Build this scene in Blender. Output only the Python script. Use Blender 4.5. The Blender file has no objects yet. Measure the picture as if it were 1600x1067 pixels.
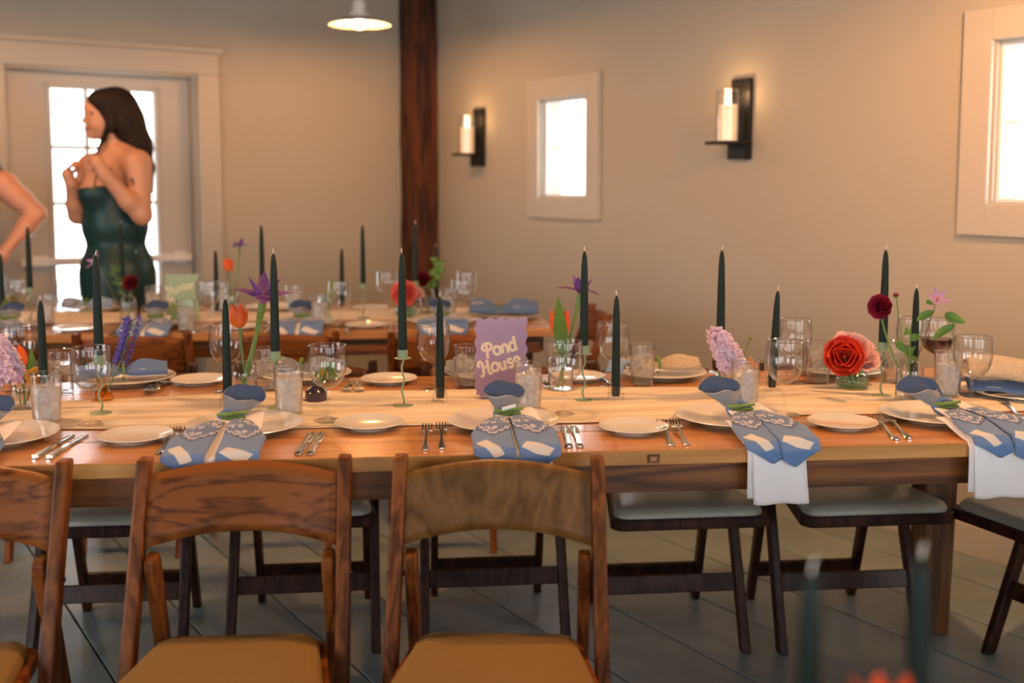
import bpy, bmesh, math, random
import numpy as np
from mathutils import Matrix, Vector, Euler
random.seed(7); rng = np.random.default_rng(7)
sc = bpy.context.scene
COL = sc.collection
PI = math.pi

# ------------------------------------------------------------------ camera
F, CX, CY, HZ, CAMH = 1670., 800., 436., 285., 1.32
TH = math.atan((CY-HZ)/F); cT, sT = math.cos(TH), math.sin(TH)
cd = bpy.data.cameras.new('camera'); cam = bpy.data.objects.new('camera', cd); COL.objects.link(cam)
cam.location = (0, 0, CAMH); cam.rotation_euler = (PI/2-TH, 0, 0)
cd.sensor_width = 36; cd.lens = F/1600*36; cd.shift_y = -(533.5-CY)/1600
cd.dof.use_dof = True; cd.dof.focus_distance = 2.45; cd.dof.aperture_fstop = 2.2; cd.clip_start = .05
sc.camera = cam
# ------------------------------------------------------------------ world, daylight, exposure
w = bpy.data.worlds.new('world'); sc.world = w; w.use_nodes = True
bg = w.node_tree.nodes['Background']; bg.inputs[0].default_value = (.93, .97, 1, 1); bg.inputs[1].default_value = 6.0
sc.view_settings.view_transform = 'Standard'; sc.view_settings.look = 'None'
sc.view_settings.exposure = 0.08; sc.view_settings.gamma = 1
sc.view_settings.use_curve_mapping = False
sc.cycles.transparent_max_bounces = 24; sc.cycles.max_bounces = 4; sc.cycles.diffuse_bounces = 3; sc.cycles.glossy_bounces = 3; sc.cycles.transmission_bounces = 3
sc.cycles.use_light_tree = False
sc.cycles.caustics_reflective = False; sc.cycles.caustics_refractive = False
sc.cycles.sample_clamp_indirect = 6
PEND_W, PEND_C = 38., (1, .465, .155)
DAY_C = (.87, .94, 1)
DAY_LEFT_W, DAY_FRONT_W = 6., 5.
# room axes: corner of the two visible walls, D_A along the right wall towards us, D_B along the back wall to the left
CORNER = Vector((-.567, 6.991, 0)); D_A = Vector((.5570, -.8305, 0)); D_B = Vector((-.8305, -.5570, 0))
ROOM_A, ROOM_B, CEIL = 9.6, 6.6, 2.78
def room(a, b, z=0): return CORNER + D_A*a + D_B*b + Vector((0, 0, z))
def area(name, loc, aim, sx, sy, e, c):
    l = bpy.data.lights.new(name, 'AREA'); l.shape = 'RECTANGLE'; l.size = sx; l.size_y = sy; l.energy = e; l.color = c
    o = bpy.data.objects.new(name, l); COL.objects.link(o); o.location = loc
    o.rotation_euler = (Vector(aim)-Vector(loc)).to_track_quat('-Z', 'Y').to_euler(); return o
# daylight lamps, added as fill in unseen window openings left and behind the camera
for a in (3.2, 6.4): area('daylight_fill', room(a, ROOM_B-.03, 1.45), room(a, 0, 1.1), 1.6, 1.4, DAY_LEFT_W, DAY_C)
for b in (1.3, 3.4, 5.4): area('daylight_fill', room(ROOM_A-.03, b, 1.45), room(0, b, 1.0), 1.5, 1.5, DAY_FRONT_W, DAY_C)

def ray(x, y):
    u = (x-CX)/F; v = -(y-CY)/F
    return Vector((u, cT+v*sT, -sT+v*cT))
def at(x, y, z):
    r = ray(x, y); t = (z-CAMH)/r.z; return Vector((r.x*t, r.y*t, z))
def atY(x, y, Y):
    r = ray(x, y); t = Y/r.y; return Vector((r.x*t, Y, CAMH+r.z*t))
def on_right(x, y):   # point of the right wall seen at a pixel -> (a, z)
    r = ray(x, y); n = -D_B; t = n.dot(CORNER)/n.dot(r); p = r*t; return (p-CORNER).dot(D_A), p.z+CAMH
def on_back(x, y):
    r = ray(x, y); n = -D_A; t = n.dot(CORNER)/n.dot(r); p = r*t; return (p-CORNER).dot(D_B), p.z+CAMH

# ------------------------------------------------------------------ materials
def new_mat(name):
    m = bpy.data.materials.new(name); m.use_nodes = True; nt = m.node_tree
    return m, nt, nt.nodes['Principled BSDF']
def mat(name, c, rough=.5, metal=0, spec=None, noise=0, nscale=20, bump=0, bscale=60, sheen=0, coat=0, sub=0):
    m, nt, b = new_mat(name); N = nt.nodes; L = nt.links
    b.inputs['Base Color'].default_value = (*c, 1); b.inputs['Roughness'].default_value = rough; b.inputs['Metallic'].default_value = metal
    if spec is not None: b.inputs['Specular IOR Level'].default_value = spec
    if sheen: b.inputs['Sheen Weight'].default_value = sheen
    if coat: b.inputs['Coat Weight'].default_value = coat; b.inputs['Coat Roughness'].default_value = .15
    if sub: b.inputs['Subsurface Weight'].default_value = sub; b.inputs['Subsurface Radius'].default_value = (.02, .008, .004)
    tc = N.new('ShaderNodeTexCoord')
    if noise:
        n = N.new('ShaderNodeTexNoise'); n.inputs['Scale'].default_value = nscale; n.inputs['Detail'].default_value = 4
        L.new(tc.outputs['Object'], n.inputs['Vector'])
        mx = N.new('ShaderNodeMix'); mx.data_type = 'RGBA'
        mx.inputs[6].default_value = (*[x*(1-noise) for x in c], 1); mx.inputs[7].default_value = (*[min(1, x*(1+noise)) for x in c], 1)
        L.new(n.outputs['Fac'], mx.inputs[0]); L.new(mx.outputs[2], b.inputs['Base Color'])
    if bump:
        n2 = N.new('ShaderNodeTexNoise'); n2.inputs['Scale'].default_value = bscale; n2.inputs['Detail'].default_value = 3
        L.new(tc.outputs['Object'], n2.inputs['Vector'])
        bp = N.new('ShaderNodeBump'); bp.inputs['Strength'].default_value = bump; bp.inputs['Distance'].default_value = .01
        L.new(n2.outputs['Fac'], bp.inputs['Height']); L.new(bp.outputs['Normal'], b.inputs['Normal'])
    return m
def wood(name, dark, light, axis=0, scale=9, rough=.35, coat=.25, stretch=14, contrast=(.3, .7), bump=.12, spec=.3):
    m, nt, b = new_mat(name); N = nt.nodes; L = nt.links
    tc = N.new('ShaderNodeTexCoord'); oi = N.new('ShaderNodeObjectInfo'); mp = N.new('ShaderNodeMapping')
    s = [scale*1.0]*3; s[axis] = scale/stretch; mp.inputs['Scale'].default_value = s
    ad = N.new('ShaderNodeVectorMath'); ad.operation = 'MULTIPLY_ADD'
    cmb = N.new('ShaderNodeCombineXYZ')
    for i in range(3): L.new(oi.outputs['Random'], cmb.inputs[i])
    ad.inputs[1].default_value = (11, 17, 7); L.new(cmb.outputs[0], ad.inputs[0]); L.new(tc.outputs['Object'], ad.inputs[2])
    L.new(ad.outputs[0], mp.inputs['Vector'])
    n = N.new('ShaderNodeTexNoise'); n.inputs['Scale'].default_value = 1; n.inputs['Detail'].default_value = 2; n.inputs['Distortion'].default_value = .6
    L.new(mp.outputs[0], n.inputs['Vector'])
    w_ = N.new('ShaderNodeMath'); w_.operation = 'MULTIPLY'; w_.inputs[1].default_value = 9; L.new(n.outputs['Fac'], w_.inputs[0])
    fr = N.new('ShaderNodeMath'); fr.operation = 'PINGPONG'; fr.inputs[1].default_value = 1; L.new(w_.outputs[0], fr.inputs[0])
    n2 = N.new('ShaderNodeTexNoise'); n2.inputs['Scale'].default_value = 9; n2.inputs['Detail'].default_value = 6; L.new(mp.outputs[0], n2.inputs['Vector'])
    mm = N.new('ShaderNodeMath'); mm.operation = 'MULTIPLY_ADD'; mm.inputs[1].default_value = .45; L.new(fr.outputs[0], mm.inputs[0])
    h = N.new('ShaderNodeMath'); h.operation = 'MULTIPLY'; h.inputs[1].default_value = .55; L.new(n2.outputs['Fac'], h.inputs[0]); L.new(h.outputs[0], mm.inputs[2])
    cr = N.new('ShaderNodeValToRGB'); cr.color_ramp.elements[0].position = contrast[0]; cr.color_ramp.elements[1].position = contrast[1]
    cr.color_ramp.elements[0].color = (*dark, 1); cr.color_ramp.elements[1].color = (*light, 1)
    L.new(mm.outputs[0], cr.inputs[0])
    hs = N.new('ShaderNodeHueSaturation'); vr = N.new('ShaderNodeMapRange'); vr.inputs[3].default_value = .86; vr.inputs[4].default_value = 1.12
    L.new(oi.outputs['Random'], vr.inputs[0]); L.new(vr.outputs[0], hs.inputs['Value']); L.new(cr.outputs[0], hs.inputs['Color'])
    L.new(hs.outputs[0], b.inputs['Base Color'])
    b.inputs['Specular IOR Level'].default_value = spec
    b.inputs['Roughness'].default_value = rough; b.inputs['Coat Weight'].default_value = coat; b.inputs['Coat Roughness'].default_value = .18
    bp = N.new('ShaderNodeBump'); bp.inputs['Strength'].default_value = bump; bp.inputs['Distance'].default_value = .004
    L.new(mm.outputs[0], bp.inputs['Height']); L.new(bp.outputs['Normal'], b.inputs['Normal'])
    return m
def glass(name, tint=(1, 1, 1), edge=.9, base=.03, rough=.02, milky=0, milkc=(.8, .8, .8)):
    # thin-walled glass: clear when seen face on, mirror-like at grazing angles
    m, nt, b = new_mat(name); N = nt.nodes; L = nt.links; N.remove(b); out = N['Material Output']
    tr = N.new('ShaderNodeBsdfTransparent'); tr.inputs[0].default_value = (*tint, 1)
    gl = N.new('ShaderNodeBsdfGlossy'); gl.inputs['Roughness'].default_value = rough
    lw = N.new('ShaderNodeLayerWeight'); lw.inputs['Blend'].default_value = .5
    pw = N.new('ShaderNodeMath'); pw.operation = 'POWER'; pw.inputs[1].default_value = 2.4; L.new(lw.outputs['Facing'], pw.inputs[0])
    mr = N.new('ShaderNodeMapRange'); mr.inputs[3].default_value = base; mr.inputs[4].default_value = edge; L.new(pw.outputs[0], mr.inputs[0])
    mx = N.new('ShaderNodeMixShader'); L.new(mr.outputs[0], mx.inputs[0]); L.new(gl.outputs[0], mx.inputs[2])
    tm = N.new('ShaderNodeMix'); tm.data_type = 'RGBA'; tm.inputs[6].default_value = (*tint, 1); tm.inputs[7].default_value = (*[x*.65 for x in tint], 1)   # the rim of a wall absorbs more
    p4 = N.new('ShaderNodeMath'); p4.operation = 'POWER'; p4.inputs[1].default_value = 4; L.new(lw.outputs['Facing'], p4.inputs[0]); L.new(p4.outputs[0], tm.inputs[0]); L.new(tm.outputs[2], tr.inputs[0])
    if milky:
        df = N.new('ShaderNodeBsdfDiffuse'); df.inputs[0].default_value = (*milkc, 1)
        tl = N.new('ShaderNodeBsdfTranslucent'); tl.inputs[0].default_value = (*milkc, 1)
        m3 = N.new('ShaderNodeMixShader'); m3.inputs[0].default_value = .5; L.new(df.outputs[0], m3.inputs[1]); L.new(tl.outputs[0], m3.inputs[2])
        m2 = N.new('ShaderNodeMixShader')
        n = N.new('ShaderNodeTexNoise'); n.inputs['Scale'].default_value = 55; n.inputs['Detail'].default_value = 3
        tc = N.new('ShaderNodeTexCoord'); L.new(tc.outputs['Object'], n.inputs['Vector'])
        r2 = N.new('ShaderNodeMapRange'); r2.inputs[1].default_value = .3; r2.inputs[2].default_value = .7; r2.inputs[3].default_value = milky*.55; r2.inputs[4].default_value = min(1, milky*1.4); L.new(n.outputs['Fac'], r2.inputs[0])
        L.new(r2.outputs[0], m2.inputs[0]); L.new(tr.outputs[0], m2.inputs[1]); L.new(m3.outputs[0], m2.inputs[2]); L.new(m2.outputs[0], mx.inputs[1])
    else: L.new(tr.outputs[0], mx.inputs[1])
    L.new(mx.outputs[0], out.inputs[0]); return m
def emit(name, c, s):
    m, nt, b = new_mat(name); b.inputs['Base Color'].default_value = (*c, 1); b.inputs['Emission Color'].default_value = (*c, 1); b.inputs['Emission Strength'].default_value = s
    return m
def petal_mat(name, c, c2=None, sub=.0):
    # colour shifts from the petal's root to its tip, a little light comes through
    m, nt, b = new_mat(name); N = nt.nodes; L = nt.links; out = N['Material Output']
    uv = N.new('ShaderNodeUVMap'); sp = N.new('ShaderNodeSeparateXYZ'); L.new(uv.outputs[0], sp.inputs[0])
    mx = N.new('ShaderNodeMix'); mx.data_type = 'RGBA'; mx.inputs[6].default_value = (*(c2 or c), 1); mx.inputs[7].default_value = (*c, 1)
    L.new(sp.outputs[1], mx.inputs[0]); L.new(mx.outputs[2], b.inputs['Base Color']); b.inputs['Roughness'].default_value = .55
    tl = N.new('ShaderNodeBsdfTranslucent'); L.new(mx.outputs[2], tl.inputs[0])
    ms = N.new('ShaderNodeMixShader'); ms.inputs[0].default_value = .25; L.new(b.outputs[0], ms.inputs[1]); L.new(tl.outputs[0], ms.inputs[2]); L.new(ms.outputs[0], out.inputs[0])
    return m
M = {}
M['wall'] = mat('wall_paint', (.485, .425, .335), .75, noise=.04, nscale=1.3, bump=.08, bscale=45)
M['trim'] = mat('trim_paint', (.54, .48, .40), .55, noise=.03, nscale=6)
M['doorpaint'] = mat('door_paint', (.54, .51, .47), .5, noise=.02)
M['sash'] = mat('sash_paint', (.80, .80, .80), .5)
M['ceiling'] = mat('ceiling_paint', (.15, .145, .135), .8)
M['timber'] = wood('old_timber', (.022, .008, .005), (.12, .036, .016), axis=2, scale=14, rough=.6, coat=0, bump=.5)
M['tabletop'] = wood('honey_pine', (.42, .165, .035), (.62, .29, .085), axis=0, scale=11, rough=.24, coat=.55, stretch=16, contrast=(.15, .8))
M['apron'] = wood('dark_pine', (.09, .030, .010), (.27, .10, .030), axis=0, scale=10, rough=.35, stretch=12)
M['tableleg'] = wood('leg_pine', (.07, .024, .008), (.21, .08, .026), axis=2, scale=10, rough=.35, stretch=12)
M['tabletop2'] = wood('honey_pine_far', (.42, .18, .05), (.60, .29, .10), axis=0, scale=11, rough=.27, coat=.5, stretch=16, contrast=(.15, .8))
M['chair'] = wood('fruitwood', (.10, .025, .005), (.26, .077, .016), spec=.16, axis=2, scale=14, rough=.45, coat=.06, stretch=10)
M['chairback'] = wood('fruitwood_back', (.07, .017, .004), (.25, .075, .015), spec=.16, axis=0, scale=15, rough=.45, coat=.06, stretch=6, contrast=(.2, .5))
M['chairback2'] = wood('fruitwood_upright_grain', (.10, .042, .011), (.215, .10, .030), spec=.16, axis=2, scale=10, rough=.45, coat=.06, stretch=5, contrast=(.2, .75))
M['shadewood'] = wood('shaded_fruitwood', (.020, .0065, .004), (.055, .019, .010), spec=.15, axis=2, scale=14, rough=.45, coat=.1, stretch=10)  # chair wood darkened: the shade around the table is put into its colour
M['shadewoodback'] = wood('shaded_fruitwood_back', (.045, .016, .008), (.12, .046, .022), axis=0, scale=9, rough=.45, coat=.1, stretch=5)  # back rest wood with the same shade in its colour
M['pad'] = mat('vinyl_pad', (.29, .18, .062), .45, bump=.06, bscale=350, noise=.05)
M['padshade'] = mat('vinyl_pad_shaded', (.34, .33, .27), .3, bump=.05, bscale=350, noise=.05)  # seat vinyl with the cool shaded light put into its colour
M['ceramic'] = mat('white_glaze', (.80, .77, .72), .16, coat=.5)
M['silver'] = mat('silver', (.80, .78, .74), .16, metal=1)
M['glass'] = glass('clear_glass', edge=.8, base=.045)
M['rim'] = glass('glass_rim', edge=.95, base=.42, rough=.03)
M['glassgreen'] = glass('green_glass', tint=(.85, .96, .90), edge=.8, base=.04)
M['glassamber'] = glass('amber_glass', tint=(.97, .76, .36), edge=.7, base=.05)
M['pane'] = glass('window_pane', edge=.3, base=.02)
M['water'] = glass('iced_water', tint=(.95, .96, .96), edge=.6, base=.03, milky=.72, milkc=(.95, .96, .96))
M['clearwater'] = glass('clear_water', tint=(.95, .97, .97), edge=.75, base=.03)
M['ice'] = glass('ice', edge=.7, base=.1, rough=.12, milky=.3, milkc=(.9, .9, .9))
M['wine'] = mat('red_wine', (.05, .004, .01), .05)
M['candle'] = mat('dark_green_wax', (.007, .018, .0145), .5, noise=.1, nscale=15, spec=.22)
M['wick'] = mat('wick', (.75, .70, .62), .8)
M['sage'] = mat('sage_metal', (.22, .31, .19), .42)
M['black'] = mat('black_iron', (.018, .018, .019), .4, metal=.6)
M['stem'] = mat('stem_green', (.13, .24, .045), .45, noise=.2, nscale=60)
M['leaf'] = petal_mat('leaf_green', (.14, .30, .05), (.10, .22, .04))
M['darkleaf'] = petal_mat('dark_leaf', (.06, .15, .03), (.05, .12, .03))
M['enamel'] = mat('white_enamel', (.82, .78, .72), .3)
M['purple_sign'] = mat('lilac_acrylic', (.36, .21, .31), .3, coat=.3)
M['purple_edge'] = mat('lilac_edge', (.70, .50, .70), .2)
M['green_sign'] = mat('sage_acrylic', (.27, .37, .20), .3, coat=.2)
M['cream'] = mat('cream_letter', (.86, .64, .40), .5)
M['greenletter'] = mat('pale_letter', (.62, .60, .42), .5)
M['darkpot'] = mat('plum_glaze', (.035, .025, .040), .12, coat=.5)
M['linen'] = mat('white_linen', (.90, .85, .85), .85, bump=.2, bscale=600, sheen=.2, noise=.03, nscale=30)
M['knit'] = mat('beige_knit', (.74, .60, .42), .9, bump=1, bscale=260, noise=.25, nscale=160)
M['twine'] = mat('brown_twine', (.20, .13, .07), .8, bump=.6, bscale=300)
M['skin'] = mat('skin', (.52, .265, .165), .48, noise=.06, nscale=14, sub=.08)
M['skin2'] = mat('skin_flushed', (.58, .28, .18), .48, noise=.06, nscale=14, sub=.08)
M['hair'] = mat('dark_brown_hair', (.010, .005, .004), .5, spec=.2, bump=.8, bscale=120, noise=.4, nscale=90)
M['redhair'] = mat('auburn_hair', (.14, .035, .012), .42, bump=.8, bscale=120, noise=.4, nscale=90)
M['dress'] = mat('green_satin', (.004, .034, .036), .38, noise=.1, nscale=5, spec=.35)
M['sequin'] = mat('black_sequins', (.012, .016, .018), .25, metal=.4, bump=1, bscale=320)
M['lip'] = mat('lips', (.42, .09, .07), .35)
M['eyewhite'] = mat('eye', (.55, .50, .46), .2)
M['darkeye'] = mat('dark_eye', (.02, .012, .008), .2)
M['ink'] = mat('tattoo_ink', (.05, .035, .04), .6)
M['paper'] = glass('sticker', tint=(.8, .84, .9), edge=.2, base=.02, milky=.3, milkc=(.8, .84, .9))
def floor_mat():
    m, nt, b = new_mat('grey_floor_paint'); N = nt.nodes; L = nt.links
    tc = N.new('ShaderNodeTexCoord'); n = N.new('ShaderNodeTexNoise'); n.inputs['Scale'].default_value = 3.5; n.inputs['Detail'].default_value = 7; n.inputs['Roughness'].default_value = .65
    L.new(tc.outputs['Object'], n.inputs['Vector'])
    cr = N.new('ShaderNodeValToRGB'); e = cr.color_ramp.elements; e[0].position = .3; e[0].color = (.19, .25, .265, 1); e[1].position = .72; e[1].color = (.31, .38, .39, 1)
    L.new(n.outputs['Fac'], cr.inputs[0])
    oi = N.new('ShaderNodeObjectInfo'); vr = N.new('ShaderNodeMapRange'); vr.inputs[3].default_value = .88; vr.inputs[4].default_value = 1.1; L.new(oi.outputs['Random'], vr.inputs[0])
    hs = N.new('ShaderNodeHueSaturation'); L.new(vr.outputs[0], hs.inputs['Value']); L.new(cr.outputs[0], hs.inputs['Color'])
    v = N.new('ShaderNodeTexVoronoi'); v.inputs['Scale'].default_value = 9; L.new(tc.outputs['Object'], v.inputs['Vector'])   # nail heads and dents
    lt = N.new('ShaderNodeMath'); lt.operation = 'LESS_THAN'; lt.inputs[1].default_value = .035; L.new(v.outputs['Distance'], lt.inputs[0])
    mx = N.new('ShaderNodeMix'); mx.data_type = 'RGBA'; mx.inputs[7].default_value = (.05, .05, .045, 1); L.new(lt.outputs[0], mx.inputs[0]); L.new(hs.outputs[0], mx.inputs[6])
    L.new(mx.outputs[2], b.inputs['Base Color'])
    r = N.new('ShaderNodeMapRange'); r.inputs[3].default_value = .26; r.inputs[4].default_value = .46; L.new(n.outputs['Fac'], r.inputs[0]); L.new(r.outputs[0], b.inputs['Roughness'])
    bp = N.new('ShaderNodeBump'); bp.inputs['Strength'].default_value = .12; bp.inputs['Distance'].default_value = .01; L.new(n.outputs['Fac'], bp.inputs['Height']); L.new(bp.outputs['Normal'], b.inputs['Normal'])
    return m
M['floor'] = floor_mat()
def gauze_mat():
    m, nt, b = new_mat('cream_gauze'); N = nt.nodes; L = nt.links
    tc = N.new('ShaderNodeTexCoord'); mp = N.new('ShaderNodeMapping'); mp.inputs['Scale'].default_value = (3, 60, 10); L.new(tc.outputs['Object'], mp.inputs[0])
    n = N.new('ShaderNodeTexNoise'); n.inputs['Scale'].default_value = 1; n.inputs['Detail'].default_value = 5; L.new(mp.outputs[0], n.inputs['Vector'])
    cr = N.new('ShaderNodeValToRGB'); e = cr.color_ramp.elements; e[0].position = .3; e[0].color = (.62, .50, .36, 1); e[1].position = .6; e[1].color = (.84, .75, .63, 1)
    L.new(n.outputs['Fac'], cr.inputs[0]); L.new(cr.outputs[0], b.inputs['Base Color']); b.inputs['Roughness'].default_value = .85
    bp = N.new('ShaderNodeBump'); bp.inputs['Strength'].default_value = .5; bp.inputs['Distance'].default_value = .006; L.new(n.outputs['Fac'], bp.inputs['Height']); L.new(bp.outputs['Normal'], b.inputs['Normal'])
    return m
M['gauze'] = gauze_mat()
def bandana_mat(name, blue, paisley=True, patch=None):
    # woven cotton with printed paisley corner (flat print) and a bare white block
    m, nt, b = new_mat(name); N = nt.nodes; L = nt.links
    def math_(op, a, bb=None, c=None):
        n = N.new('ShaderNodeMath'); n.operation = op
        for i, x in enumerate((a, bb, c)):
            if x is None: continue
            if isinstance(x, (int, float)): n.inputs[i].default_value = x
            else: L.new(x, n.inputs[i])
        return n.outputs[0]
    def mix(f, a, bcol):
        n = N.new('ShaderNodeMix'); n.data_type = 'RGBA'
        L.new(f, n.inputs[0])
        for i, x in ((6, a), (7, bcol)):
            if isinstance(x, tuple): n.inputs[i].default_value = (*x, 1)
            else: L.new(x, n.inputs[i])
        return n.outputs[2]
    uv = N.new('ShaderNodeUVMap'); sp = N.new('ShaderNodeSeparateXYZ'); L.new(uv.outputs[0], sp.inputs[0]); u, v = sp.outputs[0], sp.outputs[1]
    nz = N.new('ShaderNodeTexNoise'); nz.inputs['Scale'].default_value = 30; L.new(uv.outputs[0], nz.inputs['Vector'])
    col = mix(nz.outputs['Fac'], tuple(x*.86 for x in blue), tuple(min(1, x*1.1) for x in blue))
    mp = N.new('ShaderNodeMapping'); mp.inputs['Scale'].default_value = (.09, .28, 1); L.new(uv.outputs[0], mp.inputs[0])   # metres
    vo = N.new('ShaderNodeTexVoronoi'); vo.inputs['Scale'].default_value = 62 if paisley else 28; vo.inputs['Randomness'].default_value = .8; L.new(mp.outputs[0], vo.inputs['Vector'])
    ring = math_('LESS_THAN', math_('ABSOLUTE', math_('SUBTRACT', vo.outputs['Distance'], .36 if paisley else .2)), .085 if paisley else .04)
    dot = math_('LESS_THAN', vo.outputs['Distance'], .15 if paisley else .07)
    mark = math_('MAXIMUM', ring, dot)
    if paisley:
        edge = math_('ADD', v, math_('MULTIPLY', math_('ABSOLUTE', math_('SUBTRACT', u, .52)), .34))
        inside = math_('LESS_THAN', edge, .60)
        line = math_('LESS_THAN', math_('ABSOLUTE', math_('SUBTRACT', edge, .605)), .009)
        scal = math_('LESS_THAN', math_('ABSOLUTE', math_('ADD', math_('SUBTRACT', edge, .555), math_('MULTIPLY', math_('SINE', math_('MULTIPLY', u, 40)), .010))), .010)
        mark = math_('MAXIMUM', math_('MULTIPLY', mark, math_('LESS_THAN', edge, .53)), scal)
        col = mix(math_('MULTIPLY', inside, .45), col, (.10, .11, .18))
        col = mix(math_('MULTIPLY', mark, inside), col, (.60, .55, .56))
        col = mix(line, col, (.03, .05, .13))
        dots2 = math_('MULTIPLY', math_('LESS_THAN', math_('ABSOLUTE', math_('SUBTRACT', edge, .575)), .012), math_('GREATER_THAN', math_('SINE', math_('MULTIPLY', u, 40)), .75))
        col = mix(dots2, col, (.02, .02, .05))
    else:
        col = mix(mark, col, (.55, .50, .46))
    if patch:
        px_, py_, ang, hw, hh = patch     # centre in uv, turn, half sizes in metres
        x = math_('MULTIPLY', math_('SUBTRACT', u, px_), .09); y = math_('MULTIPLY', math_('SUBTRACT', v, py_), .28); ca, sa = math.cos(ang), math.sin(ang)
        xr = math_('ADD', math_('MULTIPLY', x, ca), math_('MULTIPLY', y, sa)); yr = math_('ADD', math_('MULTIPLY', x, -sa), math_('MULTIPLY', y, ca))
        ins = math_('MULTIPLY', math_('LESS_THAN', math_('ABSOLUTE', xr), hw), math_('LESS_THAN', math_('ABSOLUTE', yr), hh))
        col = mix(ins, col, (.66, .62, .56))
    L.new(col, b.inputs['Base Color']); b.inputs['Roughness'].default_value = .85; b.inputs['Sheen Weight'].default_value = .2
    return m
BLUE = (.115, .21, .42)
M['bandana_l'] = bandana_mat('blue_bandana_tail', BLUE, True, (.40, .80, 1.02, .034, .0135))
M['bandana_r'] = bandana_mat('blue_bandana_tail_right', BLUE, True, (.46, .82, .55, .034, .0135))
M['bandana'] = bandana_mat('blue_bandana', (.10, .18, .36), False)
M['greycloth'] = bandana_mat('grey_bandana', (.19, .20, .22), False)
M['lining'] = mat('dark_blue_lining', (.028, .068, .17), .85, noise=.15, nscale=40)

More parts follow.
